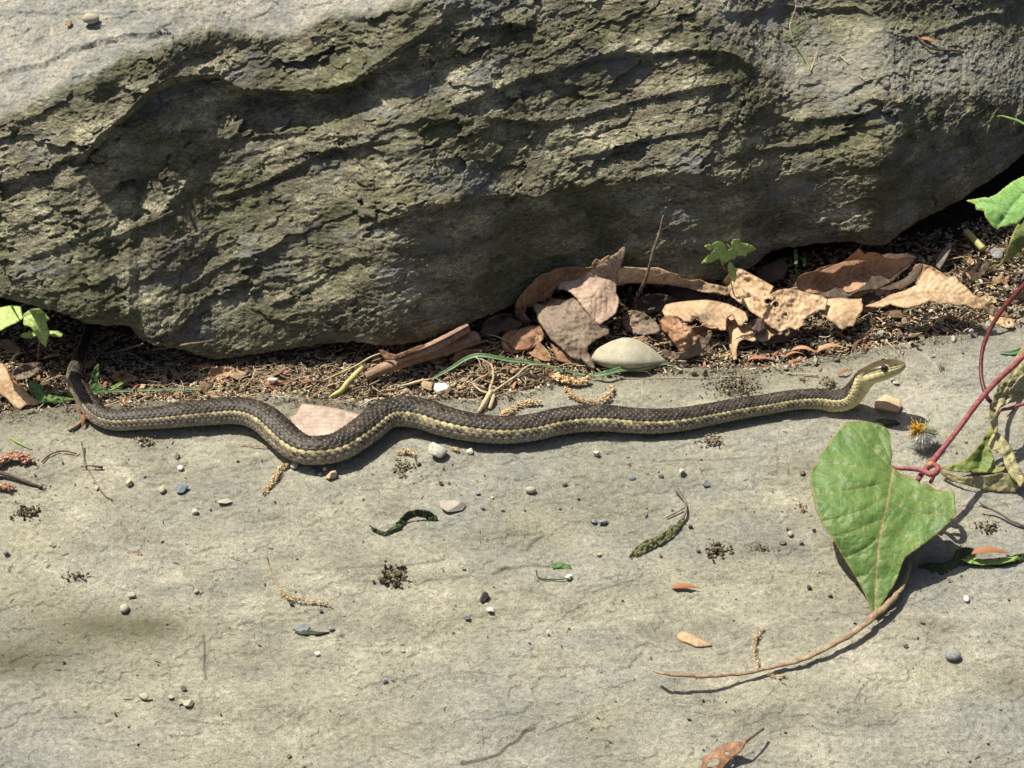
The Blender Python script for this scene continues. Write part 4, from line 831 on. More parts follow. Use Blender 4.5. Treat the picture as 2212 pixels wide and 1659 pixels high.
A3 = L(K5([(552, 730), (575, 735), (590, 780), (650, 795), (720, 815), (830, 805), (900, 760), (975, 730), (1060, 775), (1200, 872), (1290, 880), (1240, 990), (1300, 1000), (1325, 1085), (1200, 1140), (1110, 1210), (1105, 1260), (1160, 1350), (1182, 1440), (1120, 1420), (1040, 1330), (1015, 1362), (930, 1310), (850, 1230), (740, 1140), (690, 1060), (620, 960), (595, 880), (560, 800), (545, 770)]),
  K5([(555, 735, 62), (800, 810, 70), (975, 735, 78), (1250, 890, 58), (1320, 1080, 34), (1105, 1210, 40), (1180, 1440, 8), (1015, 1362, 14), (850, 1230, 30), (600, 880, 52), (850, 1000, 60), (700, 1060, 44)]), 'grey', 'torn grey-brown leaf with dark blotches leaning on the pale pebble', serr=1.0, serrl=14, crumple=7, step=3.2, veins=[(K5([(552, 735), (800, 900), (960, 1040), (1100, 1200)]), 1.5, .5), (K5([(800, 900), (900, 830), (980, 740)]), 1.1, .4), (K5([(860, 950), (800, 1100), (780, 1160)]), 1.1, .4), (K5([(960, 1040), (1100, 1000), (1240, 930)]), 1.1, .4), (K5([(1000, 1090), (1000, 1230), (1010, 1340)]), 1.1, .4)])
# pale lobed leaves
D1 = L(K6([(-95, 862), (-60, 800), (0, 782), (90, 770), (180, 760), (340, 750), (450, 765), (560, 792), (660, 835), (745, 880), (762, 900), (757, 955), (730, 960), (692, 1012), (660, 1000), (640, 960), (600, 900), (560, 920), (545, 945), (540, 1052), (480, 1052), (440, 1010), (400, 1015), (335, 1005), (290, 960), (260, 925), (210, 915), (185, 970), (130, 968), (80, 930), (30, 912), (-30, 930), (-60, 925)]),
  K6([(-95, 862, 40), (180, 760, 66), (560, 792, 60), (757, 900, 58), (690, 1010, 46), (540, 1050, 46), (400, 1010, 48), (185, 965, 46), (-60, 925, 40), (300, 880, 68)]), 'tan', 'flat pale tan lobed leaf with a scrap of green lying on it', fine=1, crumple=4, step=3.4, veins=[(K6([(-90, 860), (180, 850), (400, 860), (740, 910)]), 1.2, .35), (K6([(350, 855), (390, 780)]), 1, .3), (K6([(350, 858), (470, 1000), (520, 1045)]), 1, .3), (K6([(150, 850), (180, 960)]), 1, .3)])
F1 = L(K6([(545, 940), (600, 905), (650, 980), (700, 1010), (800, 985), (960, 1010), (1068, 1080), (1040, 1085), (990, 1112), (960, 1150), (900, 1168), (850, 1150), (800, 1165), (730, 1140), (690, 1150), (660, 1180), (642, 1250), (648, 1340), (610, 1350), (595, 1280), (570, 1210), (572, 1100), (548, 1050)]),
  K6([(560, 940, 22), (800, 985, 30), (1068, 1080, 34), (900, 1165, 26), (700, 1145, 28), (640, 1340, 4), (575, 1200, 14), (720, 1050, 30)]), 'tan', 'low tan leaf with a hooked lobe and a dark crumpled husk on it', fine=1, crumple=3, step=3.4, veins=[(K6([(560, 950), (700, 1080), (1040, 1085)]), 1.1, .3)])
E1 = L(K6([(512, 570), (560, 500), (620, 440), (690, 445), (770, 485), (890, 550), (1012, 620), (965, 700), (1050, 655), (1130, 640), (1250, 655), (1370, 690), (1480, 710), (1545, 745), (1535, 800), (1525, 855), (1470, 850), (1400, 880), (1345, 915), (1310, 950), (1300, 1005), (1230, 1052), (1190, 1030), (1130, 1045), (1065, 1072), (960, 1010), (880, 930), (800, 880), (700, 800), (590, 722), (560, 650)]),
  K6([(512, 570, 60), (640, 440, 96), (1010, 620, 88), (1130, 640, 84), (1545, 745, 70), (1525, 855, 62), (1300, 1000, 50), (1065, 1070, 42), (800, 880, 52), (590, 722, 52), (900, 740, 78), (1200, 820, 64), (1000, 900, 62), (760, 640, 76)]), 'tan', 'broad crumpled tan leaf with holes, middle of the dead leaves', fine=1, crumple=11, crl=.055, step=3.0, holes=[(1450.5 + 955 * .2186, 483.5 + 768 * .2186, 8, 5), (1450.5 + 1030 * .2186, 483.5 + 795 * .2186, 7, 6.5), (1450.5 + 1120 * .2186, 483.5 + 895 * .2186, 6, 5)], veins=[(K6([(620, 450), (860, 700), (1060, 900), (1080, 1060)]), 1.4, .35), (K6([(860, 700), (1120, 700), (1400, 760)]), 1, .3), (K6([(950, 800), (1150, 840), (1290, 980)]), 1, .3), (K6([(760, 600), (640, 700)]), 1, .3)])
E2 = L(K6([(1535, 745), (1600, 735), (1690, 732), (1760, 742), (1840, 745), (1882, 735), (1878, 770), (1892, 800), (1885, 860), (1850, 900), (1825, 960), (1795, 1012), (1740, 1015), (1722, 1035), (1690, 1052), (1650, 1025), (1625, 990), (1560, 955), (1520, 920), (1470, 905), (1500, 860), (1525, 820)]),
  K6([(1535, 745, 54), (1760, 742, 50), (1885, 740, 44), (1885, 860, 48), (1790, 1010, 36), (1690, 1050, 32), (1560, 955, 46), (1700, 860, 56)]), 'tan', 'toothed tan leaf lobe lying right of the crumpled leaf', serr=.8, crumple=4, step=3.2, veins=[(K6([(1540, 800), (1700, 880), (1790, 1000)]), 1.1, .35), (K6([(1660, 860), (1780, 830), (1880, 800)]), 1, .3)])
G1 = L(K6([(-120, 960), (-60, 905), (0, 905), (40, 925), (70, 935), (110, 985), (200, 1030), (245, 1075), (265, 1110), (250, 1180), (170, 1240), (90, 1270), (60, 1230), (0, 1160), (-40, 1090), (-90, 1060)]), K6([(-120, 960, 20), (30, 915, 60), (250, 1080, 50), (90, 1265, 18), (-20, 1100, 26), (110, 1100, 58)]), 'rust', 'crumpled orange-brown leaf beside the pale pebble', crumple=14, crl=.07, step=3.0, veins=[(K6([(0, 920), (60, 1080), (100, 1240)]), 1.2, .4), (K6([(60, 940), (150, 1080), (180, 1200)]), 1.2, .4)])
L(K6([(265, 1095), (330, 1130), (370, 1080), (405, 1072), (398, 1130), (350, 1210), (280, 1290), (180, 1330), (60, 1350), (-60, 1335), (-130, 1260), (-60, 1240), (20, 1275), (120, 1262), (200, 1210)]), K6([(265, 1095, 44), (400, 1075, 40), (350, 1210, 24), (100, 1348, 4), (-120, 1260, 8), (100, 1270, 24)]), 'grey', 'curled brown leaf edge with a dark fringe right of the pale pebble', crumple=6, crl=.07, step=3.0)
# rolled / cupped rust leaf on the right
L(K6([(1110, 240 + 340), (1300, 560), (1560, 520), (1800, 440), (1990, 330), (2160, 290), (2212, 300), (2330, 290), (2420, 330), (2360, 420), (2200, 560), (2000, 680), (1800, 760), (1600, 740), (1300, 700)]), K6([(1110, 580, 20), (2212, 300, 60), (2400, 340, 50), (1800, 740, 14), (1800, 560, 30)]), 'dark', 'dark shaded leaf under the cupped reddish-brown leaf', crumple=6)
H1 = L(K6([(1240, 625), (1236, 570), (1262, 520), (1330, 482), (1460, 465), (1560, 430), (1700, 380), (1780, 310), (1850, 250), (1880, 262), (1905, 300), (1980, 285), (2060, 300), (2110, 335), (2212, 345), (2300, 330), (2345, 320), (2395, 335), (2400, 365), (2300, 440), (2212, 500), (2145, 550), (2075, 512), (1975, 515), (1950, 560), (1900, 620), (1840, 655), (1742, 692), (1690, 640), (1622, 625), (1560, 660), (1460, 690), (1380, 690), (1290, 668)]),
  K6([(1240, 620, 62), (1330, 482, 92), (1560, 430, 104), (1850, 250, 138), (2060, 300, 128), (2350, 330, 112), (2145, 550, 64), (1975, 515, 72), (1740, 690, 54), (1400, 690, 50), (1290, 660, 54), (1500, 575, 58), (1750, 560, 60), (1900, 430, 78), (2100, 420, 84)]), 'rust', 'cupped reddish-brown leaf with a wavy rim, highest on the right', serr=1.0, serrl=15, crumple=5, step=3.2, edgew=1.6, veins=[(K6([(1250, 630), (1600, 590), (1900, 480), (2300, 360)]), 1.4, .35), (K6([(1500, 600), (1560, 500)]), 1, .3), (K6([(1750, 540), (1840, 400)]), 1, .3)])
stem('leaf_stalk', K6([(1270, 628, 58), (1180, 645, 52), (1110, 672, 46), (1062, 688, 42)]), [2.2, 2.4, 2.6, 3.4], M['maroon'] if False else M['drystem'], H1)
blade('folded_rim', K6([(1458, 470), (1560, 425), (1700, 372), (1840, 360), (1935, 368), (1870, 392), (1790, 420), (1700, 425), (1640, 470), (1600, 496), (1540, 490)]), K6([(1458, 470, 98), (1700, 372, 122), (1935, 368, 122), (1600, 496, 100)]), M['rust'], H1, step=3.2, crumple=3, seed=31)
I0 = L(K6w([(1120, 262), (1200, 285), (1300, 235), (1400, 200), (1480, 165), (1560, 100), (1602, 68), (1592, 120), (1550, 180), (1500, 215), (1400, 265), (1280, 320), (1180, 310)]), K6w([(1120, 262, 26), (1600, 70, 62), (1500, 215, 36), (1250, 310, 22)]), 'dark', 'dark grey-brown leaf folded behind the wide tan leaf', crumple=5)
I1 = L(K6w([(1245, 330), (1330, 300), (1400, 262), (1490, 235), (1560, 200), (1590, 140), (1632, 98), (1680, 130), (1730, 152), (1800, 150), (1815, 180), (1870, 222), (1900, 260), (1980, 292), (2060, 350), (2110, 372), (2125, 402), (2070, 395), (2020, 392), (1960, 350), (1900, 345), (1850, 320), (1800, 330), (1760, 312), (1700, 318), (1640, 298), (1600, 318), (1500, 342), (1440, 335), (1400, 318), (1340, 342)]),
  K6w([(1245, 330, 40), (1400, 262, 66), (1632, 98, 104), (1800, 150, 98), (1980, 292, 74), (2120, 400, 30), (1850, 325, 68), (1500, 340, 62), (1640, 230, 88)]), 'tan', 'wide tan leaf with a toothed edge, rightmost of the large dead leaves', serr=1.1, serrl=13, crumple=4, step=3.4, veins=[(K6w([(1250, 330), (1600, 250), (1850, 260), (2100, 390)]), 1.3, .35), (K6w([(1600, 250), (1640, 120)]), 1, .3), (K6w([(1750, 252), (1800, 170)]), 1, .3), (K6w([(1700, 252), (1740, 305)]), 1, .3)])
L(K4([(-120, 640), (-30, 672), (15, 678), (42, 712), (70, 790), (110, 815), (152, 842), (190, 880), (235, 905), (238, 925), (200, 935), (160, 930), (122, 962), (80, 935), (40, 890), (0, 865), (-60, 840), (-120, 800)]), K4([(-100, 660, 40), (20, 680, 42), (70, 790, 34), (230, 920, 6), (120, 960, 5), (0, 865, 10)]), 'tan', 'tan leaf with dark pinholes at the left edge beside the snake', fine=1, crumple=3, veins=[(K4([(-60, 780), (60, 860), (220, 915)]), 1, .35)])
L(K8([(240, 1760), (250, 1650), (262, 1600), (300, 1570), (340, 1540), (380, 1515), (430, 1500), (480, 1495), (525, 1495), (512, 1530), (490, 1562), (440, 1595), (400, 1640), (370, 1680), (350, 1760)]), K8([(250, 1650, 10), (430, 1500, 30), (520, 1500, 38), (440, 1595, 20), (350, 1720, 4), (340, 1600, 30)]), 'rust', 'brown leaf with a hole and a dark stalk at the bottom edge', crumple=3, step=2.6, holes=[(1426.3 + 328 * .3552, 1069.7 + 1618 * .3552, 11, 7), (1426.3 + 402 * .3552, 1069.7 + 1568 * .3552, 4.2, 3.2), (1426.3 + 300 * .3552, 1069.7 + 1650 * .3552, 7, 8)])
stem('leaf_stalk', K8([(518, 1500, 37), (560, 1470, 34), (600, 1440, 30), (626, 1420, 26)]), [2.6, 2.2, 2.2, 2.6], M['bark'], bpy.data.objects[-1] if False else [o_ for o_ in COL.objects if o_.get('label', '').startswith('brown leaf with a hole')][0])
L(K8([(98, 852), (118, 832), (150, 828), (185, 842), (240, 868), (290, 895), (318, 912), (300, 918), (265, 922), (215, 925), (180, 905), (130, 890), (108, 875)]), K8([(98, 852, 6), (150, 828, 13), (318, 912, 5), (215, 925, 4), (200, 870, 11)]), 'tan', 'small oval peach-tan leaf lying alone on the slab', crumple=2, step=2.6)
# bark piece behind the snake
L([(625, 903), (640, 895), (652, 873), (700, 878), (745, 887), (778, 896), (775, 930), (750, 975), (700, 975), (668, 948), (640, 930)], [(625, 903, 8), (652, 873, 14), (778, 896, 12), (700, 975, 10), (700, 915, 12)], 'barkp', 'flat pinkish bark piece lying in the bend of the snake', name='bark_piece', crumple=3, thick=5, puck=0, veins=[([(630, 902 + k), (700, 900 + k), (778, 905 + k)], .8, .25) for k in (-16, -8, 0, 8, 16, 24)])
# rolled leaf
def rolled(name, ax, rr, turns, mat, a0, parent=None, lab=None, n=70, m=60, seed=1, rag=.06):
    w = P([p[0] for p in ax], [p[1] for p in ax], [p[2] for p in ax]) / PX
    c = catmull(np.column_stack([w, np.interp(np.linspace(0, 1, len(ax)), np.linspace(0, 1, len(rr)), rr)]), 2.0)
    idx = np.linspace(0, len(c) - 1, n); C = np.stack([np.interp(idx, np.arange(len(c)), c[:, k]) for k in range(4)], -1)
    u = np.linspace(0, 1, n)[:, None]; v = np.linspace(0, 1, m)[None, :]; a = np.radians(a0) + turns * 2 * math.pi * v
    en = fbm(np.stack(np.broadcast_arrays(v * 9, u * 0 + seed, u * 0), -1), 3, seed) * rag
    uu = np.clip(u + (u > .5) * en * (u * 2 - 1) - (u < .5) * en * (1 - 2 * u), -.1, 1.1)
    A = np.stack([np.interp(uu, np.linspace(0, 1, n), C[:, k]) for k in range(3)], -1); r = C[:, 3][:, None] * (1 - .35 * v)
    t = C[-1, :3] - C[0, :3]; t /= np.linalg.norm(t); s_ = np.cross(t, [0, 0, 1]); s_ /= np.linalg.norm(s_); up = np.cross(s_, t)
    ribs = np.abs(((u * 9 + v * 1.2) % 1) - .5) * 2; vein = np.exp(-((1 - ribs) / .10) ** 2)
    r = r * (1 + .035 * fbm(np.stack(np.broadcast_arrays(u * 9, v * 6, u * 0 + seed), -1), 3, seed + 3)) + .5 * ribs
    G = A + (r * np.cos(a))[..., None] * s_ + (r * np.sin(a))[..., None] * up
    me = new_mesh(name, G.reshape(-1, 3) * PX, grid_faces(n, m)); attr(me, 'vein', vein.ravel() * .45); attr(me, 'edge', np.broadcast_to(.7 * np.exp(-((v - 0) / .02) ** 2) + .7 * np.exp(-((v - 1) / .02) ** 2), (n, m)).ravel())
    o = obj(name, me, mat, parent, lab, 'leaf' if lab else None, 'dead leaves in the litter' if lab else None); so = o.modifiers.new('thickness', 'SOLIDIFY'); so.thickness = 1.1 * PX; return o
RL = rolled('dead_leaf', KB([(15, 915, 16), (300, 790, 24), (700, 650, 28), (1100, 530, 30), (1500, 395, 28)]), [9, 14, 17, 18, 17], 1.35, M['roll'], 20, lab='reddish-brown leaf rolled into a long tube below the rock edge', seed=3)
rolled('inner_roll', KB([(420, 690, 46), (800, 560, 52), (1100, 420, 58), (1380, 262, 66)]), [8, 11, 12, 10], 1.2, M['roll'], 60, parent=RL, seed=5)
L(KB([(200, 555), (255, 560), (330, 600), (420, 620), (560, 570), (720, 500), (850, 480), (700, 580), (520, 640), (380, 690), (300, 690), (240, 640)]), KB([(200, 555, 60), (420, 620, 62), (850, 480, 64), (300, 690, 44)]), 'rust', 'ragged brown leaf scrap sticking up at the left end of the rolled leaf', serr=1, crumple=4, step=3)

# more dead leaves filling the pile
def leaf_shape(cx, cy, ln, wd, ang):
    t = np.linspace(0, 2 * np.pi, 26, endpoint=False); x = np.cos(t); y = np.sin(t) * (1 - .35 * x) * .5; x = np.sign(x) * np.abs(x) ** .9
    a = math.radians(ang); u, v = x * ln / 2, y * wd; return [(cx + u_ * math.cos(a) + v_ * math.sin(a), cy - u_ * math.sin(a) + v_ * math.cos(a)) for u_, v_ in zip(u, v)]
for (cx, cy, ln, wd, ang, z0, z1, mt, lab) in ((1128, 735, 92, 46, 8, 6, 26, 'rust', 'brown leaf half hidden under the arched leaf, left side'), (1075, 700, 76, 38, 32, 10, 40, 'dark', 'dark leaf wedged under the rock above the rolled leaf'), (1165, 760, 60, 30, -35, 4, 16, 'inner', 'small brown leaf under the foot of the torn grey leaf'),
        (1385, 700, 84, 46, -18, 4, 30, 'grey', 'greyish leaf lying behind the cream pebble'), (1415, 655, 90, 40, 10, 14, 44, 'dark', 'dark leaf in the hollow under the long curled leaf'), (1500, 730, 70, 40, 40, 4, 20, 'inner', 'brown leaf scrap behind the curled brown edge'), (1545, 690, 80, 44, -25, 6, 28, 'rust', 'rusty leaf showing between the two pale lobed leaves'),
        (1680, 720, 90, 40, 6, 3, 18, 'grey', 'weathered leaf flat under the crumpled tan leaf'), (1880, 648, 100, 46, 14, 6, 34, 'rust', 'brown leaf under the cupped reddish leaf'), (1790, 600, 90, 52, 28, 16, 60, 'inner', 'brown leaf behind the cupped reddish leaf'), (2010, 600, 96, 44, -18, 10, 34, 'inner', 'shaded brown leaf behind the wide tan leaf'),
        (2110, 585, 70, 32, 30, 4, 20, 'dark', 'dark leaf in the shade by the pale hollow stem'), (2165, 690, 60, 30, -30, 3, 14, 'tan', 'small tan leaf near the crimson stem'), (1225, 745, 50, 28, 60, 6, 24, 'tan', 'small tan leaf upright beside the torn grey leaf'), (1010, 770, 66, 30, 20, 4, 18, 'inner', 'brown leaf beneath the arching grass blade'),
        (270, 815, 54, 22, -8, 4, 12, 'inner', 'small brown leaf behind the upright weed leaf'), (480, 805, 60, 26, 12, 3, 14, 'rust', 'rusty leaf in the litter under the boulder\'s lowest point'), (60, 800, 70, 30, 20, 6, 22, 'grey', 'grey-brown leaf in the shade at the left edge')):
    ol = leaf_shape(cx, cy, ln, wd, ang); a = math.radians(ang); ux, uy = math.cos(a), -math.sin(a)
    zc = [(cx - ux * ln / 2, cy - uy * ln / 2, z0 + 4), (cx + ux * ln / 2, cy + uy * ln / 2, z1 - 2), (cx, cy, (z0 + z1) / 2 - 4), (cx + uy * wd / 2, cy - ux * wd / 2, z1 + 4), (cx - uy * wd / 2, cy + ux * wd / 2, z0)]
    L(ol, zc, mt, lab, serr=1.4, serrl=9, crumple=9, crl=.07, step=3.4, veins=[([(cx - ux * ln / 2, cy - uy * ln / 2), (cx, cy), (cx + ux * ln / 2, cy + uy * ln / 2)], 1.1, .5)])
# ------------------------------------------------------------------ pebbles
def pebble_mat(name, a, b, sp, rough=.7, k=.5):
    m = N(name); c = m.ramp(m.noise(160, 4, .65), [(.36, a), (.64, b)]); c = m.mix(c, sp, m.math('MULTIPLY', m.ramp(m.noise(600, 4, .8), [(.52, 0.0), (.62, 1.0)]), k))
    m.base(c).rough(rough, .35); m.bump(m.noise(900, 4, .7), .0004, .8); return m.m
PM = dict(cream=pebble_mat('cream_stone', (.36, .335, .25), (.49, .455, .35), (.24, .22, .16), .7, .35), white=pebble_mat('white_quartz', (.74, .72, .66), (.88, .86, .80), (.50, .45, .38), .45, .3), grey=pebble_mat('grey_stone', (.18, .19, .20), (.30, .31, .31), (.45, .44, .42)),
          blue=pebble_mat('blue_grey_stone', (.13, .155, .185), (.20, .22, .245), (.30, .32, .34)), dark=pebble_mat('dark_stone', (.035, .036, .042), (.08, .08, .09), (.16, .15, .15)), tan=pebble_mat('tan_stone', (.52, .38, .24), (.68, .52, .35), (.26, .18, .11), k=.3),
          pink=pebble_mat('pinkish_stone', (.38, .33, .29), (.52, .46, .41), (.24, .20, .18)), pied=pebble_mat('speckled_stone', (.46, .45, .38), (.60, .59, .52), (.10, .11, .09), .7, .9), brown=pebble_mat('brown_stone', (.14, .10, .075), (.24, .18, .13), (.08, .06, .05)))
def rock_shape(seed, kind='round', sub=3):
    V, F = (ICO3, ICO2, ICO1)[3 - sub]; rg = np.random.default_rng(seed); V = V.copy()
    if kind != 'round':
        for k in range(9 if kind == 'chip' else 11):
            n = rg.normal(size=3); n /= np.linalg.norm(n); d = rg.uniform(.40, .74); h = V @ n; V = np.where((h > d)[:, None], V - (h - d)[:, None] * n, V)
    V = V * (1 + (.10 if kind == 'round' else .035) * fbm(V * 1.6 + seed * 3.1, 3, seed))[:, None]
    return V, F
def pebble(x, y, w, h, mat, lab, kind='round', thick=.7, rot=0, seed=None, group=None, sub=3, name='pebble', bz=0.0):
    seed = seed or int(x * 7 + y); V, F = rock_shape(seed, kind, sub); a, b, c = w / 2, h / 2 / .80, w / 2 * thick * .8
    b = max(b, a * .45); V = V * np.array([a, b, c]) * PX
    cr, sr = math.cos(rot), math.sin(rot); V = V @ np.array([[cr, sr, 0], [-sr, cr, 0], [0, 0, 1]])
    V[:, 2] -= V[:, 2].min() * .88
    me = new_mesh(name, V, F, kind == 'round'); o = obj(name, me, PM[mat], None, lab, 'pebble', group); p = ground(x, y + h * .30, bz)
    o.location = p; return o
pebble(1353, 768, 172, 68, 'cream', 'large smooth cream pebble pointed at both ends, beside the torn grey leaf', thick=.60, seed=5)
o = [q for q in COL.objects if q.get('label', '').startswith('large smooth cream')][0]
co = np.array([v.co[:] for v in o.data.vertices]); u = co[:, 0] / (86 * PX); co[:, 2] = np.where(co[:, 2] > 0, np.minimum(co[:, 2], 44 * PX + .35 * (co[:, 2] - 44 * PX)), co[:, 2]) * (1 - .55 * np.abs(u) ** 1.6); co[:, 1] *= (1 - .50 * np.abs(u) ** 1.7); o.data.vertices.foreach_set('co', co.astype(np.float32).ravel()); o.data.update(); o.rotation_euler = (.1, .05, -.04)
import bmesh
def hull(name, pts, mat, lab, cat):
    bm = bmesh.new(); [bm.verts.new(p) for p in pts]; bmesh.ops.convex_hull(bm, input=bm.verts); bmesh.ops.bevel(bm, geom=list(bm.edges), offset=1.2 * PX, segments=1, affect='EDGES'); bmesh.ops.subdivide_edges(bm, edges=list(bm.edges), cuts=2, use_grid_fill=True)
    for v in bm.verts: v.co += Vector(np.array([fbm(np.array(v.co) / PX * .12 + k * 9, 3, 5 + k) for k in range(3)]) * 1.6 * PX)
    me = bpy.data.meshes.new(name); bm.to_mesh(me); bm.free(); return obj(name, me, mat, None, lab, cat)
K9 = lambda x, y, z: tuple(P(1752.7 + .1366 * x, 725.3 + .1366 * y, z))
hull('pebble', [K9(1180, 915, 22), K9(1020, 1020, 22), K9(985, 1110, 21), K9(1160, 1060, 27), K9(1370, 1205, 17), K9(1435, 1100, 13), K9(1405, 1020, 17), K9(1010, 1165, 1), K9(1130, 1200, 0), K9(1345, 1240, 0), K9(1425, 1130, 2), K9(1250, 1080, 0), K9(1100, 1090, 0)], PM['tan'], 'faceted tan stone on the slab under the snake\'s chin', 'pebble')
pebble(945, 968, 46, 44, 'pied', 'mottled white and grey stone touching the front of the snake\'s belly', 'facet', .95, seed=8)
pebble(957, 833, 42, 34, 'white', 'bright white quartz lump in the litter above the snake\'s second bend', 'facet', .8, seed=3, bz=9)
pebble(976, 1087, 58, 32, 'pink', 'pale pinkish-grey stone beside the curled dark green leaf', 'facet', .42, seed=9)
pebble(395, 1052, 30, 25, 'blue', 'smooth blue-grey pebble on the left part of the slab', 'facet', .8, seed=6)
pebble(591, 822, 28, 18, 'white', 'small white quartz chip among the litter left of the yellow stalk', 'facet', .8, seed=12, bz=10)
pebble(576, 824, 12, 14, 'tan', 'tiny yellowish stone touching the small white quartz chip', 'facet', .9)
pebble(198, 45, 38, 22, 'cream', 'larger pale oval stone on top of the boulder', 'round', .7); COL.objects[-1].location = on_boulder(198, 52, 4)
pebble(152, 50, 24, 22, 'tan', 'smaller brownish stone on top of the boulder', 'facet', .9); COL.objects[-1].location = on_boulder(150, 56, 4)
pebble(716, 1023, 28, 26, 'tan', 'rough yellowish pebble in front of the snake\'s first deep bend', 'facet', .9, seed=21)
pebble(690, 1020, 20, 15, 'dark', 'dark slate chip between the yellowish pebble and a white one', 'chip', .8, seed=22)
pebble(636, 1004, 17, 16, 'pied', 'dull white pebble just right of the tan catkin', 'round', .9)
pebble(701, 1012, 9, 9, 'white', 'tiny white pebble touching the dark slate chip', 'round', .9)
pebble(390, 1010, 13, 11, 'white', 'tiny white pebble above the blue-grey one', 'round', .8)
pebble(351, 1056, 14, 16, 'cream', 'small tan-white pebble left of the blue-grey one', 'round', .9)
pebble(384, 984, 15, 12, 'brown', 'small brown crumb of stone below the snake on the left', 'facet', .8)
pebble(279, 1040, 18, 22, 'tan', 'orange-tan stone chip standing on the left of the slab', 'chip', .9)
pebble(210, 1050, 12, 16, 'cream', 'small cream stone left of the orange-tan chip', 'chip', .7)
pebble(486, 1080, 38, 15, 'cream', 'thin flat whitish chip with a hard shadow, below the tan catkin', 'chip', .25, seed=31)
pebble(421, 1105, 16, 14, 'pied', 'small white chip with a black shaded side', 'chip', .8)
pebble(1046, 1288, 22, 21, 'dark', 'round charcoal-grey pebble in the middle of the slab', 'facet', 1.0, seed=33)
pebble(1059, 1315, 15, 16, 'white', 'small bright white pebble below the charcoal-grey one', 'facet', .9)
pebble(1009, 1333, 18, 13, 'grey', 'flat grey pebble left of the small bright white one', 'facet', .8)
pebble(269, 1313, 18, 17, 'cream', 'round pale pebble near the olive stain', 'round', .9)
pebble(284, 1285, 22, 12, 'cream', 'flat pale chip above the round pale pebble', 'chip', .5)
pebble(646, 1353, 44, 20, 'grey', 'flat banded grey stone chip left of the slender dark flake', 'facet', .35, seed=35)
pebble(717, 1357, 18, 11, 'grey', 'small angular grey chip right of the slender dark flake', 'facet', .7)
pebble(2057, 1414, 30, 21, 'grey', 'smooth mid-grey pebble near the right edge of the slab', 'round', .7, seed=36)
pebble(1524, 1043, 26, 17, 'grey', 'grey pebble at the end of a black twig right of centre', 'facet', .7)
pebble(1473, 1016, 19, 18, 'pied', 'black and white chip above the grey pebble', 'facet', .9)
pebble(1304, 1127, 22, 13, 'grey', 'larger of two dark grey pebbles side by side', 'facet', .7)
pebble(1281, 1124, 14, 12, 'grey', 'smaller of two dark grey pebbles side by side', 'facet', .9)
pebble(1290, 978, 20, 14, 'pied', 'small mottled chip below the snake\'s middle', 'facet', .8)
pebble(1146, 1059, 23, 12, 'cream', 'small white oval pebble in the upper middle of the slab', 'round', .7)
pebble(1016, 973, 17, 14, 'pied', 'greyish chip against the snake right of the mottled stone', 'chip', .8)
pebble(1366, 1033, 14, 9, 'blue', 'little slate-blue pebble below the snake, right of centre', 'round', .7)
pebble(1395, 1112, 10, 9, 'blue', 'tiny bright blue-grey pebble on the slab', 'facet', .8)
pebble(1427, 1027, 12, 8, 'blue', 'tiny slate-blue chip near the black twig', 'facet', .8)
pebble(1733, 1020, 12, 11, 'brown', 'tiny purple-brown pebble left of the heart-shaped leaf', 'round', .8)
pebble(1934, 826, 15, 10, 'white', 'tiny white chip under the snake\'s snout', 'facet', .7)
pebble(1925, 818, 13, 11, 'pied', 'tiny mottled chip just behind the white one under the snout', 'facet', .8)
pebble(1707, 1152, 11, 11, 'cream', 'tiny cream pebble left of the heart-shaped leaf', 'round', .9)
pebble(1747, 1269, 13, 9, 'dark', 'tiny black chip left of the heart-leaf tip', 'chip', .8)
pebble(1955, 1395, 13, 8, 'brown', 'small brown crumb right of the long dry stem', 'facet', .7)
pebble(2087, 1292, 11, 13, 'white', 'tiny white pebble right of the dark leaf shadow', 'round', .9)
pebble(2152, 541, 30, 34, 'grey', 'bluish-grey flat stone in the shade by the pale hollow stem', 'round', .5)
pebble(2120, 518, 8, 9, 'white', 'tiny white grain beside the pale hollow stem', 'round', .9)
pebble(398, 1487, 14, 9, 'brown', 'small brownish grain above the pale crumbs', 'facet', .8)
for k, (x, y, w) in enumerate(((309, 1503, 24), (296, 1512, 12), (371, 1503, 16), (408, 1515, 26), (391, 1516, 18), (322, 1508, 12))):
    pebble(x, y, w, w * .6, 'cream', 'pale sandy crumb in the loose cluster at lower left', 'chip', .5, group='pale sandy crumbs on the slab')
MARKS = [(395, 1053, 'the blue-grey pebble'), (269, 1313, 'the round pale pebble'), (640, 1290, 'the orange-tan catkin'), (675, 1362, 'the slender dark flake'), (870, 1128, 'the curled dark green leaf'), (976, 1087, 'the pinkish-grey stone'), (850, 1246, 'the black crumbly clump'), (1046, 1288, 'the charcoal-grey pebble'), (1213, 1225, 'the tiny folded leaf'), (1420, 1180, 'the rolled olive leaf'), (1551, 1190, 'the spiky moss clump'),
         (1495, 1383, 'the oval peach-tan leaf'), (1890, 1325, 'the heart-leaf tip'), (2057, 1414, 'the mid-grey pebble'), (1585, 1640, 'the leaf at the bottom edge'), (1300, 980, 'the snake\'s middle'), (945, 970, 'the mottled white stone'), (1700, 1400, 'the long dry stem'), (340, 1505, 'the sandy crumbs'), (1755, 1090, 'the heart-shaped leaf'), (62, 1108, 'the mossy clump'), (443, 1420, 'the short upright crack'), (1050, 1630, 'the dark crack at the bottom')]
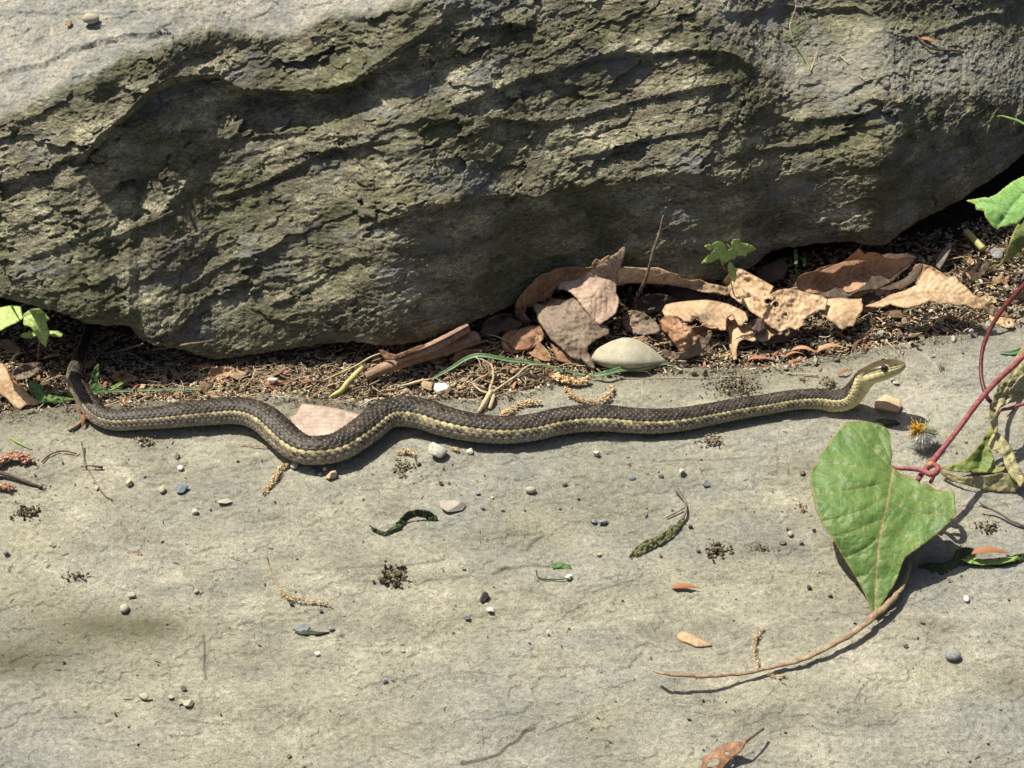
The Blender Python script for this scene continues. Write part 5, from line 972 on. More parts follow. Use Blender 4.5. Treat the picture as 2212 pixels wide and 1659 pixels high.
def grain_label(x, y, w, mt):
    mx_, my_, nm = min(MARKS, key=lambda q: (q[0] - x) ** 2 + 2 * (q[1] - y) ** 2); dx, dy = x - mx_, y - my_
    side = ('right of' if dx > 0 else 'left of') if abs(dx) > abs(dy) * 1.2 else ('below' if dy > 0 else 'above')
    col = dict(white='white', grey='grey', cream='cream', brown='brown', dark='black', blue='slate-blue', tan='tan')[mt]
    return f"{'minute' if w < 11 else 'tiny'} {col} grain {'a little way' if math.hypot(dx, dy) > 60 else 'close'} {side} {nm}"
for k, (x, y, w, mt) in enumerate(((685, 1412, 13, 'white'), (455, 1100, 9, 'grey'), (110, 1175, 10, 'cream'), (13, 1193, 16, 'grey'), (117, 1178, 10, 'white'), (470, 1252, 12, 'cream'), (425, 1276, 14, 'cream'), (572, 1262, 8, 'brown'), (1000, 1225, 10, 'cream'), (560, 1393, 8, 'brown'), (1230, 1245, 18, 'white'), (870, 1405, 10, 'cream'), (830, 1470, 16, 'grey'), (1295, 1197, 14, 'tan'), (1993, 1343, 11, 'brown'), (1794, 1285, 12, 'brown'), (2178, 1293, 10, 'brown'), (2160, 1530, 9, 'grey'), (1487, 1551, 12, 'blue'), (624, 1633, 12, 'brown'), (1032, 1064, 12, 'grey'), (905, 1000, 14, 'brown'), (952, 1043, 16, 'brown'), (1357, 986, 13, 'grey'), (1221, 1045, 14, 'brown'), (1043, 1096, 12, 'grey'), (1210, 1097, 10, 'grey'), (1087, 1103, 11, 'dark'), (630, 1305, 13, 'dark'), (692, 1316, 11, 'blue'), (1064, 1075, 8, 'white'), (1508, 1187, 14, 'brown'), (1492, 1136, 14, 'dark'), (1426, 1200, 10, 'brown'), (1700, 1142, 9, 'brown'), (1690, 1170, 16, 'brown'), (1730, 1172, 14, 'brown'), (1758, 1145, 10, 'dark'))):
    pebble(x, y, w, w * .7, mt, grain_label(x, y, w, mt), 'facet', .8, sub=2, group='tiny grains scattered on the slab')

# ------------------------------------------------------------------ small plant debris, copied with shared meshes
def tone_mat(name, stops, rough=.8, sc=300):
    m = N(name); r = m.ramp(m.rand(), stops); r = m.mix(r, m.ramp(m.noise(sc, 4, .7), [(.36, .6), (.5, 1.0), (.64, 1.35)]), .8, 'MULTIPLY')
    m.base(r).rough(rough, .25); m.bump(m.noise(sc * 3, 3, .7), .0003, .8); return m.m
TW = tone_mat('litter_twig', [(0, (.05, .036, .026)), (.3, (.10, .072, .05)), (.55, (.19, .14, .10)), (.75, (.33, .25, .16)), (1, (.48, .38, .24))])
ST = tone_mat('litter_straw', [(0, (.25, .17, .10)), (.4, (.42, .31, .19)), (1, (.62, .50, .33))])
BS = tone_mat('bud_scale', [(0, (.20, .085, .045)), (.5, (.42, .19, .095)), (1, (.66, .42, .26))], .45)
FR = tone_mat('leaf_scrap', [(0, (.06, .04, .03)), (.35, (.17, .11, .07)), (.65, (.32, .21, .13)), (1, (.52, .37, .23))])
GR = tone_mat('litter_grit', [(0, (.05, .045, .04)), (.4, (.18, .16, .13)), (.7, (.38, .34, .27)), (1, (.70, .66, .58))])
CK = N('catkin'); CK.base(CK.mix(CK.ramp(CK.attr('tone'), [(0, (.30, .16, .07)), (.4, (.58, .40, .20)), (1, (.80, .67, .44))]), CK.ramp(CK.noise(900, 3, .7), [(.36, .6), (.64, 1.3)]), .7, 'MULTIPLY')).rough(.8, .2); CK = CK.m
RK = N('red_catkin'); RK.base(RK.ramp(RK.attr('tone'), [(0, (.24, .085, .05)), (.5, (.44, .23, .15)), (1, (.66, .48, .34))])).rough(.8, .2); RK = RK.m
def twig_mesh(seed, L=1.0, r=.03, bend=.15, fork=True):
    rg = np.random.default_rng(seed); n = 7; b = Bag()
    p = np.stack([np.linspace(-.5, .5, n) * L, np.cumsum(rg.normal(0, bend / 3, n)) * L, .03 + np.abs(np.cumsum(rg.normal(0, bend / 5, n))) * L], -1)
    b.add(*tube(p, r * np.linspace(1.1, .7, n) * rg.uniform(.85, 1.2, n), 6))
    if fork:
        k = int(rg.integers(2, 5)); q = p[k] + np.array([[0, 0, 0], [.08, .10, .02], [.17, .17, .05]]) * L * np.array([1, rg.choice([-1, 1]), 1]); b.add(*tube(q, r * .55, 5))
    return b.mesh('twig')
def scale_mesh(seed):
    rg = np.random.default_rng(seed); n, m = 11, 6; u = np.linspace(0, 1, n)[:, None]; v = np.linspace(-1, 1, m)[None]
    w = .15 * np.sin(np.pi * u ** .65) ** .9 + .012; a = v * rg.uniform(.55, 1.0); G = np.stack(np.broadcast_arrays(u - .5, w * np.sin(a) * 1.1 + .10 * rg.uniform(-1, 1) * (u - .5) ** 2, w * (np.cos(a)) + rg.uniform(.02, .16) * np.sin(u * 3)), -1)
    me = new_mesh('bud_scale', G.reshape(-1, 3), grid_faces(n, m)); return me
def scrap_mesh(seed):
    rg = np.random.default_rng(seed); k = 9; a = np.sort(rg.uniform(0, 2 * np.pi, k)); rr = rg.uniform(.28, .52, k); ring = np.stack([rr * np.cos(a), rr * np.sin(a) * .75, np.zeros(k)], -1)
    V = [[0, 0, 0]] + ring.tolist() + (ring * .55).tolist(); V = np.array(V); V[:, 2] = .10 * np.sin(V[:, 0] * 5 + seed) + .22 * V[:, 1] ** 2 * rg.choice([-1, 2]) + .12 + rg.normal(0, .025, len(V))
    F = []
    for i in range(k):
        j = (i + 1) % k; F += [(0, k + 1 + i, k + 1 + j), (k + 1 + i, 1 + i, 1 + j, k + 1 + j)]
    return new_mesh('leaf_scrap', V, F, False)
def chip_mesh(seed):
    V, F = rock_shape(seed, 'facet', 1 if False else 2); return new_mesh('grit', V * .5, F, False)
def catkin_mesh(path, r, n, seed, stalk=.12, name='catkin', gr=.42, spread=1.0):
    n = int(n * 1.9); gr = gr * .68
    """path in metres; granular flower clusters strung on a stalk, kept as one mesh"""
    rg = np.random.default_rng(seed); b = Bag(); path = np.asarray(path); L = np.concatenate([[0], np.cumsum(np.linalg.norm(np.diff(path, axis=0), axis=1))])
    b.add(*tube(path, r * stalk, 5), a=.1)
    for k in range(n):
        t = rg.uniform(0, L[-1]); c = np.array([np.interp(t, L, path[:, q]) for q in range(3)]); d = rg.normal(size=3); d /= np.linalg.norm(d); d[2] = abs(d[2]) * .8
        c = c + d * r * rg.uniform(.3, 1.0) * spread; s_ = r * gr * rg.uniform(.6, 1.2); V = ICO1[0] * s_ * rg.uniform(.6, 1.3, (1, 3)) * (1 + .25 * rg.normal(size=(len(ICO1[0]), 1)).clip(-1, 1)); b.add(V + c, ICO1[1], rg.uniform(0, 1))
    return b.mesh(name)
def px_path(pts, step=4, wob=0, seed=0):
    w = np.array([ground(p[0], p[1], p[2]) for p in pts]) / PX; c = catmull(w, step)
    if wob: c = c + wob * np.stack([fbm(np.stack([np.arange(len(c)) * .3, np.full(len(c), k * 4.), np.full(len(c), seed)], -1), 2, k) for k in range(3)], -1)
    return c * PX
def gstem(name, pts, r, mat, **k):
    """a stem whose heights are measured from the surface under it"""
    q = []
    for p in pts:
        g = ground(p[0], p[1], 0); q.append((p[0], p[1], g[2] / PX + p[2]))
    return stem(name, q, r, mat, **k)
# catkins and flower tassels, traced
for pts, r, n, mt, lab in (
    ([(1193, 812, 8), (1215, 820, 10), (1245, 826, 10), (1268, 822, 10)], 11, 150, CK, 'golden catkin clump at the slab edge right of the pale dry root'),
    ([(1222, 838, 5), (1235, 855, 5), (1262, 866, 5), (1290, 868, 5), (1315, 855, 6), (1325, 832, 7)], 7, 150, CK, 'golden catkin curved like a hook behind the middle of the snake'),
    ([(1080, 898, 5), (1105, 885, 5), (1130, 872, 7), (1165, 868, 6)], 8, 110, CK, 'golden catkin touching the snake right of the pale dry root'),
    ([(625, 1001, 4), (606, 1012, 6), (596, 1030, 6), (585, 1048, 5), (570, 1066, 4)], 6.5, 130, CK, 'tan catkin hanging out in front of the snake\'s first deep bend'),
    ([(606, 1275, 3), (620, 1290, 6), (645, 1295, 6), (680, 1302, 6), (712, 1306, 6)], 5.5, 95, CK, 'orange-tan catkin on the open slab left of centre'),
    ([(1648, 1356, 5), (1636, 1372, 6), (1628, 1392, 6), (1632, 1415, 6), (1640, 1440, 5)], 5.0, 75, CK, 'thin tan catkin standing above the long dry stem'),
    ([(1660, 1456, 4), (1680, 1462, 4), (1700, 1458, 4)], 4.0, 28, CK, 'short tan catkin end just below the long dry stem'),
    ([(-20, 1010, 5), (10, 992, 8), (35, 988, 8), (62, 996, 5)], 12, 190, RK, 'reddish-brown flower cluster at the left edge, behind the black twig'),
    ([(-20, 1050, 5), (5, 1052, 7), (28, 1056, 5)], 9, 90, RK, 'reddish-brown flower cluster at the left edge, in front of the black twig'),
    ([(515, 960, 3), (545, 962, 4), (575, 966, 4)], 3.6, 46, CK, 'faint tan catkin in the snake\'s shadow left of the first bend'),
    ([(415, 795, 12), (440, 792, 14), (470, 800, 12)], 9, 70, RK, 'brown seed tassel in the shade under the boulder on the left'),
    ([(345, 863, 3), (362, 858, 6), (372, 864, 4)], 7, 40, CK, 'small golden flower tuft behind the snake, left part'),
    ([(262, 858, 3), (266, 868, 6), (274, 875, 3)], 6, 36, CK, 'small golden flower tuft touching the snake near its tail bend'),
    ([(470, 815, 8), (478, 830, 8), (474, 845, 6)], 7, 50, CK, 'upright golden flower tuft in the litter right of the long grass blade'),
    ([(860, 980, 3), (880, 975, 6), (895, 985, 4)], 8, 30, CK, 'yellowish dry flower scraps in front of the snake\'s second bend'),
    ([(975, 968, 3), (990, 972, 6)], 6, 26, CK, 'golden flower scrap right of the mottled stone'),
    ([(1530, 764, 5), (1560, 770, 6), (1600, 764, 5)], 7, 70, CK, 'golden flower crumbs below the hooked tan leaf'),
    ([(1850, 740, 5), (1870, 728, 6), (1890, 720, 5)], 6, 50, CK, 'golden flower crumbs behind the snake\'s head'),
    ([(1975, 528, 5), (2005, 540, 6), (2040, 545, 5)], 7, 60, RK, 'brown seed tassel in the dark hollow on the right'),
    ([(2070, 600, 5), (2110, 610, 6), (2150, 625, 5)], 6, 60, CK, 'golden seed tassel right of the wide tan leaf'),
    ([(1190, 695, 20), (1215, 700, 22), (1240, 705, 18)], 5, 40, CK, 'golden flower scraps left of the torn grey leaf'),
    ([(1335, 650, 40), (1350, 665, 34), (1362, 680, 28)], 5, 40, CK, 'golden flower scraps hanging below the long curled leaf'),
    ([(495, 1202, 2), (515, 1206, 3), (535, 1214, 3)], 3.2, 22, CK, 'tiny pale flower spray above the orange-tan catkin')):
    obj('catkin', catkin_mesh(px_path(pts, 3, 2, int(pts[0][0])), r * PX, n, int(abs(pts[0][0]))), mt, None, lab, 'catkin', 'fallen catkins and flower tufts')
gstem('thin_twig', [(575, 1200, 2), (580, 1222, 3), (590, 1245, 3), (606, 1276, 4)], 1.3, M['drystem'], label='thin reddish stalk leading to the orange-tan catkin', cat='stalk')
M['uptwig'] = stem_mat('upright_twig_bark', (.12, .075, .06), (.30, .20, .165), .7)
# traced twigs, stalks, roots, grass
def T(pts, r, mat, lab, cat='twig', name='twig', **k):
    k.setdefault('wob', 2.0); return gstem(name, pts, r, M[mat], label=lab, cat=cat, **k)
T([(1372, 668, 18), (1374, 645, 40), (1392, 610, 74), (1402, 580, 104), (1412, 540, 142), (1424, 505, 176), (1433, 466, 212)], [4.0, 3.8, 4.0, 3.6, 3.6, 3.2, 2.0], 'uptwig', 'thin brown twig standing upright against the boulder', wob=3, margin=45)
T([(-40, 1012, 8), (0, 1021, 8), (28, 1030, 8), (60, 1042, 5), (92, 1053, 3)], [5, 4.5, 4, 3.6, 2.2], 'bark', 'blackish twig lying on the red flower clusters at the left edge')
T([(78, 1047, 2), (86, 1052, 5), (95, 1046, 8)], [2, 2, 1], 'bark', 'short dark fork at the tip of the blackish twig')
T([(176, 955, 12), (182, 985, 3), (186, 1012, 2)], 1.6, 'bark', 'fine dark twig pointing at the snake on the left of the slab')
T([(180, 995, 2), (200, 1030, 2), (222, 1065, 2), (242, 1080, 2)], 1.5, 'wood', 'faint grey twig running down the left of the slab')
T([(90, 998, 3), (112, 980, 5), (138, 974, 6), (165, 980, 4)], 1.5, 'maroon', 'thin red stalk right of the red flower cluster', 'stalk', 'plant_stalk')
T([(175, 1008, 3), (195, 1006, 4), (222, 1010, 4)], [1.2, 1.4, 3.0], 'maroon', 'thin red stalk with a swollen end, left of the slab', 'stalk', 'plant_stalk')
T([(148, 944 - 15, 3), (165, 920, 4), (193, 895, 3)], [3.6, 4, 2.6], 'drystem', 'short stout brown twig below the snake\'s tail bend')
T([(1412, 1447, 30), (1440, 1455, 38), (1500, 1460, 34), (1560, 1459, 26), (1620, 1452, 14), (1700, 1434, 9), (1745, 1420, 12), (1800, 1392, 18), (1850, 1362, 22), (1895, 1325, 22), (1930, 1292, 20), (1955, 1255, 14), (1968, 1205, 6)], [3.0, 4.2, 4.6, 4.0, 3.8, 4.0, 4.6, 5.2, 5.8, 6.8, 6.0, 4.6, 4.0], 'drystem', 'long curved dry brown stem ending under the heart-shaped leaf', 'stem', 'dry_vine', sides=10, wob=4, flat=.7)
for q in range(6):
    T([(1948 - q * 3, 1268 + q * 5, 22), (1930 - q * 5, 1300 + q * 3, 16 - q), (1905 - q * 3, 1318 + q * 2, 12), (1885 + q * 2, 1330, 5)], .9, 'straw', 'fine pale root hairs fraying from the long dry stem', 'root', 'fine_root', group='root hairs of the dry stem', wob=6)
T([(2115, 1092, 14), (2140, 1100, 12), (2165, 1112, 9), (2190, 1128, 6), (2225, 1140, 5)], [1.8, 2.2, 2.6, 2.6, 2.4], 'wood', 'forked pale brown twig at the right edge below the withered leaf', wob=3)
T([(2140, 1100, 12), (2128, 1094, 14), (2116, 1085, 18)], 1.6, 'wood', 'short spur at the end of the forked pale twig')
T([(2170, 1024 + 0, 20), (2212, 1040, 18), (2250, 1055, 16)], 2.2, 'bark', 'dark twig end behind the withered leaf at the right edge')
T(K5w([(870, 975, 3), (905, 915, 12), (935, 860, 20), (950, 830, 22)]), [4.4, 5.4, 5, 4], 'straw', 'thick pale dry root standing on the slab behind the snake', 'root', 'dry_root')
T(K5w([(935, 955, 3), (955, 900, 10), (962, 870, 16)]), [4.0, 4.2, 3], 'straw', 'short pale root leg beside the thick dry root', 'root', 'dry_root')
T(K5w([(955, 855, 22), (1000, 820, 30), (1060, 780, 36), (1110, 745, 40), (1170, 695, 46), (1230, 685, 44), (1290, 690, 36), (1350, 700, 28), (1400, 680, 26), (1470, 682, 22)]), [3.4, 2.6, 2.4, 2.2, 2.0, 1.8, 1.4, 1.1, 1, .8], 'straw', 'long thin pale root arching right from the dry root', 'root', 'dry_root', wob=3)
T(K5w([(930, 860, 20), (950, 800, 30), (958, 740, 40), (945, 690, 46), (900, 660, 50), (860, 648, 48)]), [2.8, 2.6, 2.4, 2.0, 1.6, 1.2], 'straw', 'bent pale root arching left from the dry root', 'root', 'dry_root', wob=3)
T(K5w([(930, 862, 20), (890, 850, 18), (850, 820, 22), (830, 800, 26), (840, 790, 28), (870, 770, 34), (925, 745, 40)]), [2.8, 2.6, 2.2, 1.8, 1.6, 1.4, 1], 'straw', 'short crooked pale root left of the dry root', 'root', 'dry_root', wob=3)
T(K5w([(850, 730, 34), (880, 700, 44), (870, 660, 50), (850, 640, 52)]), 1.1, 'straw', 'fine curled root above the dry root', 'root', 'dry_root', wob=3)
T(K5w([(760, 830, 8), (800, 770, 20), (838, 725, 32)]), 1.2, 'straw', 'straight fine straw leaning behind the white quartz', 'straw', 'straw')
T(K4([(2000, 890, 4), (2030, 872, 10), (2080, 840, 16), (2120, 790, 22), (2170, 740, 28)]) + K5w([(0 + 30, 680, 30)])[:0] + [(784, 792, 34)], [2.6, 5, 6, 6.6, 6.4, 4], 'yellow_stem', 'pale yellow-green stalk beside the left end of the rolled leaf', 'stalk', 'plant_stalk', sides=10)
T([(610, 853, 3), (650, 842, 5), (690, 826, 8), (730, 808, 14), (770, 790, 24), (800, 772, 34), (840, 757, 40)], [1.3, 1.5, 1.8, 2, 2, 2, 1.4], 'straw', 'long pale straw crossing above the yellow-green stalk', 'straw', 'straw')
T(K5w([(395, 815, 8), (470, 800, 12), (520, 785, 14), (580, 775, 14)]), [2, 3.6, 3.4, 1.6], 'straw', 'broad pale straw lying left of the grass blade', 'straw', 'straw')
T(K5w([(160, 872, 6), (260, 848, 8), (340, 838, 8), (430, 820, 8)]), [1.4, 1.8, 1.6, 1.0], 'straw', 'thin pale straw above the snake\'s second bend', 'straw', 'straw')
T(K5w([(1725, 768, 2), (1900, 770, 2), (2212, 765, 2)]) + [(1620, 812, 2)], .9, 'straw', 'very fine straight straw on the slab behind the snake', 'straw', 'straw', wob=0)
T(K6w([(770, 738, 3), (850, 742, 4), (960, 750, 3)]), 1.7, 'straw', 'short pale straw on the slab left of the snake\'s neck', 'straw', 'straw', wob=1)
for (a, lab) in ((K4([(900, 600, 20), (1100, 570, 22), (1300, 540, 22)]), 'grey stick deep in the shade behind the snake\'s tail'), (K4([(560, 625, 12), (700, 608, 18), (870, 560, 26)]), 'dark grey stick under the boulder right of the tail'), (K4([(700, 610, 18), (800, 620, 20), (860, 650, 16), (880, 680, 10)]), 'bent grey straw in the shade right of the tail'),
                 (K4([(40, 640, 12), (160, 610, 16), (250, 590, 18)]), 'dark stick in the shade left of the tail')): T(a, [2.6, 3, 2], 'wood', lab)
def grass(pts, wmax, lab, mat='grass'):
    q = np.array([ground(p[0], p[1], p[2]) for p in pts]) / PX; c = catmull(q, 4); n = len(c); t = np.linspace(0, 1, n); w = wmax * np.clip(np.sin(np.pi * t ** .8) ** .6, .08, 1)
    T_ = np.gradient(c, axis=0); T_ /= np.linalg.norm(T_, axis=1)[:, None]; vd = np.array([0, .55, .83]); S_ = np.cross(T_, [0, -.83, .55]); S_ /= np.linalg.norm(S_, axis=1)[:, None]
    S_ = np.cross(T_, np.array([0, -math.cos(PITCH) * .6, .8])); S_ /= np.linalg.norm(S_, axis=1)[:, None]; Nn = np.cross(S_, T_)
    G = np.stack([c + S_ * (w * a)[:, None] + Nn * (w * b)[:, None] for a, b in ((-1, .25), (-.5, 0), (0, -.22), (.5, 0), (1, .25))], 1)
    o = obj('fallen_grass', new_mesh('grass', G.reshape(-1, 3) * PX, grid_faces(n, 5)), M[mat], None, lab, 'grass blade', 'single grass blades'); so = o.modifiers.new('thickness', 'SOLIDIFY'); so.thickness = .6 * PX; return o
grass([(920, 828, 8), (945, 812, 16), (975, 795, 28), (1005, 776, 44), (1030, 768, 54), (1060, 770, 54), (1095, 777, 48), (1150, 784, 36), (1200, 795, 22), (1245, 806, 10), (1275, 812, 4)], 4.6, 'long green grass blade arching over the litter above the snake')
grass([(1275, 812, 8), (1310, 806, 22), (1345, 797, 27), (1390, 790, 26), (1425, 786, 20), (1462, 785, 12)], 6.2, 'broad green grass blade in front of the large cream pebble')
grass([(96, 843, 20), (180, 846, 30), (260, 845, 16), (340, 842, 12), (430, 840, 10), (500, 837, 8), (540, 834, 5)], 2.6, 'long straight grass blade running right from behind the tail')
grass([(205, 851, 18), (235, 842, 18), (262, 828, 18), (285, 816, 20)], 3.8, 'short thick green stalk right of the tail', 'green_stem')
grass([(20, 945, 2), (42, 957, 6), (68, 971, 2)], 1.8, 'bright green grass sliver at the left edge of the slab', 'green_stem')
grass([(2158, 760, 6), (2185, 762, 6), (2215, 752, 10), (2240, 745, 10)], 5, 'short grass blade at the right edge behind the withered leaf')
grass(K5w([(915, 500, 30), (980, 515, 30), (1050, 545, 26), (1130, 580, 18)]), 1.6, 'thin pale green sprig right of the rolled leaf', 'green_stem')
w1 = blade('ragged_leaf', K4([(168, 800), (195, 782), (230, 800), (262, 850), (300, 870), (345, 880), (390, 885), (460, 895), (440, 905), (360, 920), (300, 915), (230, 920), (200, 880), (210, 850), (180, 830)]), K4([(168, 790, 22), (300, 860, 20), (460, 895, 10), (230, 920, 5)]), M['dull_green'], None, [(K4([(190, 800), (280, 890), (460, 898)]), 1.1, .6)], step=3.2, crumple=7, crl=.09, serr=1.6, serrl=9, label='ragged dark green weed leaf left of the snake\'s tail bend', cat='leaf')
w2 = blade('ragged_leaf', K4([(560, 842), (545, 800), (565, 740), (575, 705), (598, 682), (605, 700), (602, 750), (590, 790), (605, 815), (635, 835), (600, 845)]), K4([(560, 842, 16), (600, 685, 62), (630, 835, 18)]), M['dull_green'], None, [(K4([(575, 840), (580, 770), (598, 700)]), 1, .6)], step=3.2, crumple=6, crl=.09, serr=1, serrl=9, label='upright dark green weed leaf right of the snake\'s tail', cat='leaf')
# hollow pale stem, wood chip, husk
T([(2086, 500, 20), (2100, 513, 20), (2112, 526, 19), (2124, 539, 17)], [8.5, 8.5, 8.3, 8], 'yellow_stem', 'pale hollow stem piece in the shade on the right', 'stem', 'hollow_reed', wob=0, sides=14)
blade('wood_chip', K7([(1240, 985), (1268, 1010), (1250, 1080), (1200, 1180), (1150, 1270), (1100, 1345), (1060, 1300), (1050, 1240), (1110, 1130), (1180, 1060)]), K7([(1240, 985, 30), (1100, 1345, 14), (1200, 1180, 26)]), M['wood'], step=3.4, thick=6, crumple=3, label='grey splinter of wood behind the wide tan leaf', cat='wood chip')
def lump(x, y, w, h, mat, lab, name, cat, bz=0, seed=3, rough=.5, tall=.8):
    V, F = rock_shape(seed, 'facet'); V = V * (1 + rough * .6 * fbm(V * 2.6 + seed, 4, seed, .7) + .22 * facets(V * 1.9 + seed, seed))[:, None] * np.array([w / 2, h / 2 / .8, w / 2 * tall]) * PX; V[:, 2] -= V[:, 2].min() * .8
    o = obj(name, new_mesh(name, V, F), mat, None, lab, cat); o.location = ground(x, y + h * .3, bz); return o
HU = N('dark_husk'); HU.base(HU.ramp(HU.noise(300, 5, .75), [(.36, (.045, .028, .026)), (.5, (.12, .078, .068)), (.64, (.22, .155, .13))])).rough(.8, .3); HU.bump(HU.noise(500, 4, .7), .001, .9); HU = HU.m
lump(1635, 706, 46, 40, HU, 'crumpled purplish-brown husk on the hooked tan leaf', 'seed_husk', 'husk', 44, 4, 1.0)
def clump(x, y, w, h, n, seed, lab, mat, cat='dirt clump', name='dirt_clump', gr=.22, tl=.5):
    rg = np.random.default_rng(seed); b = Bag(); n *= 2; gr *= .62
    for k in range(n):
        c = np.array([rg.normal(0, .26) * w, rg.normal(0, .26) * h / .64, abs(rg.normal(0, .16)) * min(w, h)]); s_ = min(w, h) * gr * rg.uniform(.4, 1.2)
        b.add((ICO1[0] * s_ * rg.uniform(.5, 1.4, (1, 3)) * (1 + .3 * rg.normal(size=(len(ICO1[0]), 1)).clip(-1, 1)) + c) * PX, ICO1[1], rg.uniform(0, 1))
    o = obj(name, b.mesh(name, False), mat, None, lab, cat); o.location = ground(x, y, 1); return o
CLM = N('crumbly_dirt'); CLM.base(CLM.ramp(CLM.attr('tone'), [(0, (.04, .032, .022)), (.5, (.12, .10, .065)), (1, (.30, .25, .17))])).rough(.9, .1); CLM = CLM.m
PLE = N('pale_dirt'); PLE.base(PLE.ramp(PLE.attr('tone'), [(0, (.09, .075, .055)), (.5, (.22, .19, .14)), (1, (.42, .37, .28))])).rough(.9, .1); PLE = PLE.m
clump(850, 1246, 60, 30, 60, 1, 'black crumbly moss clump in the middle left of the slab', CLM); clump(1551, 1190, 46, 26, 60, 2, 'spiky dark moss clump left of the heart-shaped leaf', CLM); clump(62, 1108, 50, 22, 60, 3, 'mossy dark clump near the left edge of the slab', CLM)
clump(1588, 838, 100, 50, 170, 4, 'spread of crumbly brown dirt behind the snake, right of centre', PLE, gr=.09); clump(1790, 832, 34, 22, 40, 5, 'little crumbly dirt pellet behind the snake\'s neck', PLE); clump(1538, 952, 42, 20, 60, 6, 'pale crumbly lump in front of the snake, right part', PLE)
clump(1735, 820, 18, 10, 20, 7, 'small dirt crumb left of the dirt pellet', PLE); clump(165, 1245, 36, 18, 22, 8, 'dark curled scrap of dirt on the left of the slab', CLM); clump(310, 955, 44, 22, 26, 9, 'olive crumbs under the front of the snake on the left', PLE); clump(600, 965, 30, 16, 26, 10, 'dark green crumbs beside the first deep bend', CLM)
clump(2130, 1140, 50, 20, 30, 11, 'dark green crumbs at the right edge of the slab', CLM); clump(1640, 1185, 70, 16, 50, 12, 'thin dark crumbs left of the heart-shaped leaf', CLM, gr=.14); clump(870, 1010, 40, 30, 40, 13, 'crumbs in front of the snake\'s second bend', PLE, gr=.16)
clump(2033, 795, 16, 12, 16, 14, 'dark crumb right of the snake\'s snout', CLM); clump(296, 1197, 22, 14, 12, 15, 'small red bud on the left of the slab', RK, 'bud', 'bud'); clump(1733, 1097, 24, 16, 14, 16, 'small pinkish bud left of the heart-shaped leaf', RK, 'bud', 'bud'); clump(655, 1000, 2, 2, 2, 17, 'tiny crumb by the first deep bend', CLM)
M['olive'] = leaf_mat('olive_dried_leaf', (.10, .11, .05), (.20, .23, .085), (.22, .24, .10), (.09, .07, .035), (.05, .05, .03), sc=150)
# curled dried leaves on the slab
def Cg(ol, zc, lab, mat='curl_dark', **k):
    k.setdefault('crumple', 9); return blade('dried_leaf', ol, zc, M[mat], None, step=2.6, crl=.11, serr=2.4, serrl=6, label=lab, cat='leaf', seed=int(ol[0][0]), **k)
Cg([(797, 1134), (815, 1145), (832, 1150), (850, 1138), (868, 1118), (880, 1106), (900, 1101), (925, 1104), (944, 1116), (946, 1128), (930, 1130), (918, 1118), (900, 1115), (886, 1120), (872, 1132), (858, 1148), (836, 1160), (815, 1154)], [(797, 1134, 12), (832, 1156, 3), (868, 1122, 16), (900, 1106, 24), (944, 1124, 8), (858, 1146, 5), (900, 1114, 14)], 'curled dark green dried leaf arched on the slab', veins=[([(815, 1150), (850, 1142), (880, 1112)], 1.2, .8)])
Cg([(1360, 1200), (1372, 1185), (1395, 1167), (1415, 1162), (1440, 1148), (1462, 1132), (1474, 1118), (1480, 1124), (1465, 1145), (1440, 1168), (1410, 1185), (1385, 1200), (1365, 1210)], [(1360, 1204, 5), (1400, 1166, 16), (1410, 1186, 3), (1478, 1120, 12), (1440, 1152, 14)], 'rolled olive-green dried leaf on the slab right of centre', 'olive', veins=[([(1370, 1200), (1420, 1170), (1475, 1122)], 1.2, .8)])
T([(1474, 1122, 10), (1482, 1100, 10), (1478, 1080, 8), (1465, 1062, 6), (1458, 1048, 3)], [3.4, 2.4, 2.4, 5, 2], 'wood', 'withered stalk of the rolled olive-green leaf', 'stalk', 'plant_stalk'); T([(1480, 1096, 6), (1462, 1106, 5), (1440, 1118, 3)], 1.6, 'wood', 'side branch of the withered stalk', 'stalk', 'plant_stalk')
Cg([(1190, 1218), (1210, 1216), (1230, 1220), (1236, 1232), (1225, 1236), (1215, 1226), (1195, 1228)], [(1190, 1222, 8), (1230, 1220, 10), (1228, 1234, 3)], 'tiny folded green leaf on the slab', 'dull_green', crumple=3); T([(1158, 1232, 1), (1164, 1248, 2), (1200, 1252, 2), (1235, 1248, 3)], 1.2, 'curl_dark', 'fine dark tendril curling below the tiny folded leaf', 'tendril', 'tendril')
Cg(K8([(1570, 430), (1620, 410), (1700, 415), (1780, 390), (1800, 340), (1850, 318), (1900, 325), (1930, 350), (1900, 360), (1850, 365), (1860, 385), (1950, 392), (2050, 385), (2120, 375), (2180, 360), (2230, 350), (2230, 395), (2160, 415), (2080, 430), (1950, 440), (1850, 460), (1750, 490), (1650, 480), (1590, 460)]), K8([(1570, 440, 6), (1850, 320, 30), (2220, 360, 12), (2080, 430, 4), (1700, 485, 4), (1850, 380, 14)]), 'blackish withered leaf with pale green patches at the right edge of the slab', crumple=7)
blade('leaf_patch', K8([(1830, 390), (1900, 380), (1980, 395), (2080, 385), (2180, 370), (2150, 400), (2060, 420), (1960, 425), (1880, 415)]), K8([(1830, 400, 18), (2180, 380, 16), (2000, 420, 12)]), M['pale_green'], [o_ for o_ in COL.objects if o_.get('label', '').startswith('blackish withered')][0], step=3, crumple=4, crl=.1, seed=3)
Cg(K6w([(1310, 1025), (1340, 1020), (1420, 1025), (1460, 1045), (1400, 1052), (1320, 1048)]), K6w([(1310, 1035, 6), (1460, 1045, 3), (1380, 1022, 10)]), 'small dark leaf scrap in the shadow of the snake\'s head', crumple=3)
